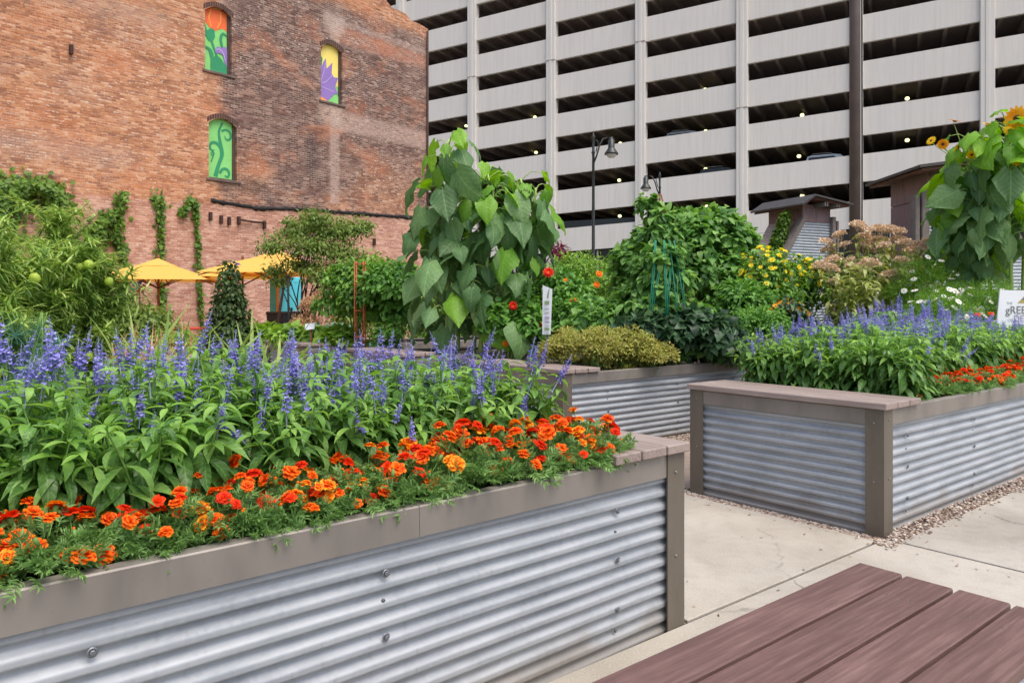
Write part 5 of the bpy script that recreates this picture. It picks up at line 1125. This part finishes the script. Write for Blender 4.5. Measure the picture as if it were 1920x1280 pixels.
# ---------------- big drooping sunflowers in the middle
SHEAD = None
def sun_head(r, cols):
    b = MB(); b.lathe([(0, -.25*r), (.7*r, -.22*r), (r, -.03*r), (.98*r, .05*r)], 18, 1); b.lathe([(.98*r, .05*r), (.7*r, .10*r), (.35*r, .08*r), (0, .05*r)], 18, 0)
    an = np.arange(26)*2*math.pi/26; el = R.uniform(-.5, .3, 26); d = np.c_[np.cos(an)*np.cos(el), np.sin(an)*np.cos(el), np.sin(el)]
    b.scatter(T_LANCE[1], d*r*.85, frames(d, (0, 0, 1), r*.7, r*1.0), 1); return b.mesh('flower_head', cols)
def sunflower(px, Y, top, base_px, label, leaves, headpx=None, z0=.66, leafL=.40, bright=.25, r0=.028, s0=.13, group='big drooping sunflowers in the middle'):
    x, _, z = W(px, Y, top); bx_, _ = W(base_px, Y); t = thing('sunflower', label, 'sunflower', (bx_, Y, z0), 0, group)
    st = np.array([(0, 0, 0), ((x-bx_)*.3, 0, (z-z0)*.4), ((x-bx_)*.85, 0, (z-z0)*.8), (x-bx_, 0, z-z0)]); ks = np.linspace(0, 1, 14); st = along(st, ks)
    b = MB(); b.tube(st, np.linspace(r0, r0*.5, 14), 8, 0); lf = MB(); pt = MB(); n_ = leaves; ga = R.uniform(0, 6.28)
    for i in range(n_):
        s_ = s0 + (.98-s0)*(i/(n_-1))**1.0; p = along(st, [s_])[0]; a = ga + i*2.4 + R.uniform(-.4, .4); pl = leafL*R.uniform(.5, 1.25)*(1.1-.5*s_); hd = np.array((math.cos(a), math.sin(a), 0))
        up_ = .55 if s_ > .85 else .3; e1 = p + hd*pl*.6 + np.array((0, 0, pl*up_)); e2 = e1 + hd*pl*.45 - np.array((0, 0, pl*.08)); pt.tube([p, (p+e1)/2 + np.array((0, 0, .02)), e1, e2], [.008, .007, .006, .004], 5, 0, False)
        L_ = leafL*R.uniform(.55, 1.22)*(1-.32*max(0, s_-.75)/.25*.9); dn = R.uniform(.9, 2.2) if s_ < .9 else R.uniform(.3, 1.5)
        d = hd*1.0 + np.array((0, 0, -dn)) + R.normal(0, .4, 3); put(lf, T_SUN, e2[None], d[None], (hd + np.array((0, 0, .7)) + R.normal(0, .45, 3))[None], np.array([L_]), np.array([L_*R.uniform(.9, 1.12)]), 1 if R.random() < (bright*(.45 if s_ < .7 else 1) + (.5 if s_ > .85 else 0)) else 0)
    part('stem', b, M['sunstem'], t); part('petiole', pt, M['sunstem'], t); part('foliage', lf, [M['sunleaf'], M['sunleafy']], t)
    if headpx:
        hx, hy, hr = headpx; X_, _, Z_ = W(hx, Y-.15, hy); p0 = st[-1]; p2 = np.array((X_-bx_, -.15, Z_-z0)); mid = (p0+p2)/2 + np.array((0, 0, .12)); q = MB(); q.tube(along([p0, mid, p2 + np.array((0, 0, .04)), p2], np.linspace(0, 1, 8)), .014, 6); part('neck', q, M['sunstem'], t)
        link('flower_head', sun_head(hr, [M['disc'], M['stem']]), t, p2, (math.pi*.86, .25, 0))
    return t
sunflower(842, 9.0, 262, 838, 'tallest drooping sunflower, its stem tip standing above the others at left', 40, (822, 358, .10))
sunflower(868, 9.15, 345, 858, 'drooping sunflower in the middle of the clump, hidden by its own hanging leaves', 34, (935, 378, .11), leafL=.38)
sunflower(812, 9.2, 395, 822, 'drooping sunflower at the left side of the clump, with dark low leaves', 28, None, leafL=.36, bright=.05)
sunflower(925, 8.9, 352, 900, 'drooping sunflower with large pale leaves right of the clump centre', 36, (905, 380, .09), leafL=.38)
sunflower(908, 9.05, 322, 888, 'drooping sunflower bridging the gap between the two crowns of the clump', 28, (918, 352, .09), leafL=.37)
sunflower(1005, 9.1, 352, 950, 'sunflower leaning far right out of the clump over the red blooms', 24, None, leafL=.33, bright=.35, s0=.35)
sunflower(972, 9.0, 338, 935, 'rightmost drooping sunflower, with leaves hanging over the white vertical sign', 34, (982, 372, .10), leafL=.38, bright=.35)

# ---------------- right: branching sunflowers with yellow blooms
SFL = flower('yellow_bloom', M['yel'], .085, 13, M['disc'], .24, .2)
SFO = flower('orange_bloom', M['or3'], .12, 15, M['disc'], .26, .3)
def branching_sunflower(px, Y, top, base_px, label, leaves, blooms, z0=.66):
    t = sunflower(px, Y, top, base_px, label, leaves, None, z0, .34, .5, .024, .40, 'yellow flowering sunflowers at the right edge'); bx_, _ = W(base_px, Y)
    for bpx, bpy, me, s_, rot in blooms:
        X_, _, Z_ = W(bpx, Y-.1, bpy); link('flower_head', me, t, (X_-bx_, -.1, Z_-z0), rot, s_); q = MB(); x, _, z = W(px, Y, top); q.tube(stem_curve(((x-bx_)*.7, 0, (z-z0)*.72), (X_-bx_, -.08, Z_-z0-.01), .06), [.009, .008, .007, .006, .005, .004], 5); part('branch', q, M['sunstem'], t)
branching_sunflower(1885, 8.8, 225, 1900, 'tall sunflower with orange yellow blooms at the top right edge', 52, [(1905, 222, SFO, 1.1, (1.9, .3, 0)), (1893, 246, SFL, .85, (1.2, 0, 0)), (1908, 298, SFL, 1.0, (1.5, .4, 0)), (1850, 232, SFL, .5, (.5, 0, 0))])
branching_sunflower(1822, 9.0, 262, 1868, 'bushy sunflower with several small yellow blooms left of the right edge', 52, [(1790, 228, SFO, .65, (.3, .2, 0)), (1746, 264, SFL, .62, (.3, -1.1, .2)), (1768, 270, SFO, .5, (2.3, .6, 0)), (1797, 274, SFL, .75, (2.4, -.5, .3)), (1812, 268, SFL, .6, (.5, .4, 0)), (1835, 312, SFO, .5, (1.0, .9, 0)), (1822, 290, SFL, .65, (2.3, .3, 0)), (1855, 300, SFL, .6, (2.2, -.6, 0))])
branching_sunflower(1925, 9.2, 300, 1915, 'leafy sunflower behind the sign at the right edge', 48, [])
branching_sunflower(1800, 9.4, 330, 1850, 'lower leafy sunflower above the white cosmos', 50, [])
branching_sunflower(1785, 9.3, 395, 1838, 'shortest leafy sunflower, its low leaves reaching left over the white cosmos', 40, [])

# ---------------- middle planter: yellow green bush, bean teepee, dark vines
for px, Y, rx, z1, lbl in ((1062, 6.9, .26, 1.07, 'leftmost mound of the fine yellow green herb beside the plank seat'), (1118, 6.75, .3, 1.1, 'yellow green herb mound below the white vertical sign'), (1176, 6.95, .32, 1.08, 'yellow green herb mound in the middle of the planter rim'), (1222, 6.95, .26, .98, 'golden herb mound spilling over the planter rim on the right')):
    bush('herb_bush', lbl, 'herb', px, Y, rx*.88, .25, .60, z1, 4200, T_SMALL, .03, 'oreg', .7, 16, .12, 'yellow green herbs in the middle planter', .004, base=.66, grav=-.1)
b = None
x, y = W(1236, 7.7); t = thing('bean_teepee', 'cone of bean vines with a green trellis showing through, tallest plant in the middle planter', 'vine', (x, y, HB-.06)); H = 1.72
bl = [(R.normal(0, .05), R.normal(0, .05), h, .10+.40*(1-h/H)*1.15, .10+.38*(1-h/H)*1.15, .17) for h in np.linspace(.15, H-.08, 11)]
b = MB(); pos, q = crown(b, bl, 4600, T_BEAN, .088, 1.0, 0, .7); crown(b, [(R.uniform(-.3, .4), R.uniform(-.3, .1), R.uniform(.1, 1.1), .2, .2, .2) for _ in range(12)], 1500, T_BEAN, .085, 1.0, 0, .6); part('foliage', b, M['bean'], t)
low = [(R.uniform(-.55, .75), R.uniform(-.35, .15), R.uniform(.05, .5), .26, .24, .2) for _ in range(14)]
for k in range(7):
    a = k*2*math.pi/7 + .3; b = MB(); b.tube([(.50*math.cos(a), .50*math.sin(a), 0), (.02*math.cos(a), .02*math.sin(a), H+.05)], .007, 6); part('pole', b, M['stake'], t)
b = MB()
for k in range(6):     # green netting panels on the front
    a0 = -math.pi/2 - .5 + k*.17 + R.normal(0, .05); f0 = lambda h: .47*(1-h/(H+.2))+.06
    b.tube([(f0(.35)*math.cos(a0), f0(.35)*math.sin(a0)-.10, .45), (f0(1.25)*math.cos(a0), f0(1.25)*math.sin(a0)-.10, 1.27)], .006, 5)
    b.tube([(f0(.45)*math.cos(a0), f0(.45)*math.sin(a0)-.10, .5), (f0(1.0)*math.cos(a0+.2), f0(1.0)*math.sin(a0+.2)-.10, 1.0)], .004, 4)
part('trellis', b, M['greenwire'], t)
bush('bean_vine', 'low dark green bean vines sprawling around the foot of the teepee', 'vine', 1262, 7.35, .68, .3, .60, 1.25, 2900, T_BEAN, .095, 'dkbean', 1.0, 22, .2, None, .005, base=.66)
bush('bean_vine', 'dark vines trailing along the rim right of the yellow green herbs', 'vine', 1325, 7.6, .40, .28, .60, 1.0, 1300, T_BEAN, .1, 'dkbean', 1.0, 12, .17, None, .005, base=.66)
bush('bean_vine', 'leafy bean bush left of the teepee behind the yellow green herbs', 'vine', 1150, 7.9, .45, .4, .62, 1.35, 2400, T_BEAN, .09, 'bean', 1.0, 14, .22, None, .005, base=.66)
t, pos, q, bl = bush('squash_mound', 'rounded mound of climbing squash leaves behind the bean teepee', 'vine', 1322, 11.0, .82, .6, .66, 2.72, 7600, T_BEAN, .115, 'bean', 1.0, 30, .34, base=.66)
bush('squash_mound', 'squash foliage filling in left of the mound behind the teepee', 'vine', 1228, 10.9, .6, .5, .66, 2.45, 4200, T_BEAN, .115, 'bean', 1.0, 14, .34, base=.66)
bush('celery_bush', 'fresh green parsley like bush right of the teepee behind the right planter', 'vegetable', 1418, 8.6, .35, .35, .62, 1.30, 3800, T_SMALL, .045, 'celery', 1.0, 14, .17, base=.66)
bush('leafy_bush', 'mid green bush behind the parsley like bush', 'shrub', 1385, 9.6, .5, .4, .62, 1.62, 3000, T_OVATE, .08, 'celery', .8, 14, .24, base=.66)
bush('lime_plant', 'small lime green plant showing at the left end of the right planter salvias', 'plant', 1375, 7.6, .3, .25, .62, .98, 1500, T_SMALL, .05, 'lime', .8, 9, .14, base=.66)
# ---------------- behind the sunflowers: red flowering tithonia and nasturtium
RED = flower('red_bloom', M['or4'], .05, 9, M['or2'], .4, .25, True); ORF = flower('orange_bloom', M['or2'], .045, 8, M['or3'], .42, .3, True)
t, pos, q, bl = bush('tithonia', 'green bush with a few red blooms behind the white vertical sign', 'flower plant', 1030, 9.2, .55, .4, .62, 1.75, 4600, T_OVATE, .085, 'celery', .8, 18, .26, base=.66)
for px, py, me, s_ in ((1028, 511, RED, 1.2), (962, 573, RED, .95), (1005, 624, RED, 1.1), (1011, 608, RED, .7), (984, 586, ORF, .7), (948, 644, ORF, .8), (1075, 566, ORF, 1.0), (1123, 514, ORF, .9), (1118, 534, ORF, .8), (983, 582, ORF, .6), (1109, 610, RED, .7), (1060, 525, ORF, .5)):
    X_, _, Z_ = W(px, 8.6, py); x0, y0 = W(1030, 9.2); link('flower', me, t, (X_-x0, -.62, Z_-.66), (1.2 + R.normal(0, .2), R.normal(0, .3), 0), s_)
bush('nasturtium', 'low round leaved nasturtium at the foot of the drooping sunflowers', 'flower plant', 965, 8.75, .45, .25, .6, 1.35, 1800, T_BEAN, .075, 'celery', 1.1, 13, .2, base=.66)
bush('nasturtium', 'round leaved plants left of the bean teepee under the orange blooms', 'flower plant', 1105, 8.7, .4, .3, .6, 1.4, 1900, T_BEAN, .075, 'bean', 1.1, 13, .2, base=.66)
bush('airy_bush', 'airy yellow green bush at the foot of the street lamp', 'shrub', 1085, 12.5, .8, .5, .6, 2.15, 4200, T_SMALL, .07, 'lime', .7, 18, .32, base=.6)
bush('airy_bush', 'airy green bush between street lamp and bean teepee', 'shrub', 1155, 13, .6, .5, .6, 2.25, 3000, T_SMALL, .07, 'celery', .7, 14, .3, base=.6)
bush('burgundy_plant', 'burgundy leaved plant peeping out right of the drooping sunflowers', 'plant', 1052, 12.8, .22, .22, .6, 2.35, 700, T_LANCE, .12, 'burg', 1.0, 6, .16)
bush('burgundy_plant', 'burgundy plume showing above the squash mound at its right', 'plant', 1385, 13.2, .16, .2, .6, 2.5, 420, T_LANCE, .13, 'burg', 1.0, 5, .14, grav=-.6)
bush('burgundy_plant', 'low burgundy shrub before the garage windows', 'plant', 1420, 19, .6, .4, .3, 2.95, 700, T_LANCE, .15, 'burg', 1.0, 6, .3)
# ---------------- right: goldenrod, black eyed susans, joe pye weed, cosmos
GOLD = flower('gold_bloom', M['gold'], .05, 6, M['yel'], .5, .5, True); SUSAN = flower('susan_bloom', M['or3'], .045, 10, M['disc'], .34, .1)
t, pos, q, bl = bush('yellow_flower_bush', 'bush covered in small yellow flowers left of the pinkish seed heads', 'flower plant', 1440, 10.0, .42, .35, .62, 2.02, 3000, T_OVATE, .085, 'tom', .7, 16, .28, base=.62); set_flowers(t, pos, q, GOLD, 99, top=.45, sc=(.5, .9))
t, pos, q, bl = bush('yellow_flower_bush', 'second yellow flowering bush directly below the small garden shed', 'flower plant', 1512, 10.6, .36, .35, .62, 2.06, 2400, T_OVATE, .085, 'tom', .7, 14, .26, base=.62); set_flowers(t, pos, q, GOLD, 95, top=.45, sc=(.5, .9))
t, pos, q, bl = bush('black_eyed_susan', 'dark leaved plant with small orange yellow daisies left of the tall seed head plants', 'flower plant', 1475, 9.3, .32, .3, .62, 1.35, 1500, T_OVATE, .08, 'dkbean', .8, 10, .18, base=.62); set_flowers(t, pos, q, SUSAN, 26, top=.6)
def joe_pye(px, Y, top, rx, n, label, heads):
    rx *= 1.3; x, _, z = W(px, Y, top); z0 = .66; t = thing('joe_pye_weed', label, 'flower plant', (x, Y, z0), 0, 'tall plants with pinkish brown seed heads'); H = z-z0; b = MB(); s_ = MB(); hd = MB(); pts_h = []
    for k in range(n):
        a = R.uniform(0, 6.28); r = rx*math.sqrt(R.random()); h = H*R.uniform(.70, 1.0)*(1-.22*(r/rx)**2); tp = np.array((r*math.cos(a), r*.7*math.sin(a), h)); p = stem_curve((r*.5*math.cos(a), r*.35*math.sin(a), 0), tp, .04, 7); s_.tube(p, np.linspace(.006, .003, 7), 4, 0, False); pts_h.append(tp)
        m_ = int(h*26); sv = R.uniform(.12, .95, m_); pp = along(p, sv); an = R.uniform(0, 6.28, m_); el = R.uniform(-.2, .5, m_); d = np.c_[np.cos(an)*np.cos(el), np.sin(an)*np.cos(el), np.sin(el)]; put(b, T_LANCE, pp, d, np.array((0, 0, 1.)) + rdir(m_)*.2, R.uniform(.14, .23, m_)*(1.1-.35*sv), R.uniform(.14, .2, m_))
    part('foliage', b, M['joe'], t); part('stem', s_, M['sunstem'], t)
    for tp in pts_h[:heads]:
        q = MB(); nn = 260; qd = rdir(nn); qd[:, 2] = np.abs(qd[:, 2])*.8 - .15; rr = R.uniform(.5, 1, nn)[:, None]*np.array((.10, .10, .07))*(1 if R.random() < .6 else .75); put(q, T_SMALL, qd*rr, qd + rdir(nn)*.5, rdir(nn), R.uniform(.02, .034, nn), .034, 0)
        for _ in range(8): e = rdir(1)[0]; q.tube([(0, 0, -.08), tuple(e*np.array((.08, .08, .03)) + np.array((0, 0, .01)))], .002, 3, 0, False)
        link('seed_head', q.mesh('seed_head', [M['joeh']]), t, tp + np.array((0, 0, .03)), (R.normal(0, .2), R.normal(0, .2), 0), R.uniform(.8, 1.25))
joe_pye(1585, 10.2, 410, .34, 22, 'tall plant with pinkish brown seed heads below the tall pole', 20)
joe_pye(1672, 10.0, 408, .38, 24, 'tall pinkish brown seed head plant in front of the second shed', 22)
joe_pye(1628, 9.5, 455, .40, 24, 'lower front plant with pale drooping leaves between the two tall seed head plants', 7)
joe_pye(1735, 10.3, 455, .28, 14, 'thin seed head plant left of the white cosmos', 7)
COS = flower('cosmos_bloom', M['wht'], .034, 8, M['yel'], .42, .1)
for px, Y, top, nf, lbl in ((1735, 9.3, 475, 34, 'feathery cosmos with white flowers left of the sign'), (1800, 8.6, 505, 34, 'feathery cosmos with white flowers just left of the sign board'), (1862, 8.4, 520, 14, 'feathery cosmos behind the sign under the sunflowers'), (1765, 8.2, 555, 26, 'lower front cosmos behind the right salvias')):
    x, _, z = W(px, Y, top); t, pos, q, bl = bush('cosmos', lbl, 'flower plant', px, Y, .45, .35, .62, z, 6500, T_NARROW, .075, 'cosm', .55, 16, .24, 'white flowering cosmos', .004, base=.66, grav=-.2); set_flowers(t, pos, q, COS, nf, top=.1, out=.10)
x0, _ = W(1460, 13.3); sc_ = thing('shed_creeper', 'bushy green creeper on the left edge of the small shed', 'creeper', (x0, 13.3, 0)); b = MB(); b.tube([(-.1, 0, 0), (0, 0, 1.2), (.15, 0, 2.6)], .02, 5); part('stem', b, M['stake'], sc_); b = MB()
bl = []
for q_ in np.linspace(0, 1, 12): X_, _, Z_ = W(1445+28*q_, 13.3, 490-80*q_); bl.append((X_-x0, 0, Z_-sc_.location.z, .13*(1-.4*q_), .13, .16))
crown(b, bl, 2600, T_SMALL, .07, 1.0, 0, .6); part('foliage', b, M['ivy'], sc_)
# planting that closes the far view
k_ = 0
for px, Y, rx, z1, mk, lbl in ((250, 16, 1.2, 1.3, 'tree', 'bushy green planting along the wall below the lone umbrella'), (880, 17, 1.6, 1.7, 'tom', 'green hedge far behind the drooping sunflowers'), (1010, 18, 1.4, 2.1, 'tom', 'green hedge far behind the white vertical sign'), (1240, 18, 1.8, 2.0, 'tom', 'green hedge far behind the bean teepee'), (1500, 18, 1.8, 1.9, 'tom', 'green hedge far behind the yellow flowers'), (1690, 18, 2.0, 2.0, 'tom', 'green hedge far behind the seed head plants'), (1960, 16, 2.0, 2.2, 'tom', 'green hedge far behind the right sunflowers'), (760, 20, 2.0, 1.6, 'tree', 'green planting by the corner of the brick building')):
    bush('hedge', lbl, 'hedge', px, Y, rx, .6, 0, z1, 2600, T_OVATE, .14, mk, .8, 14, .5)
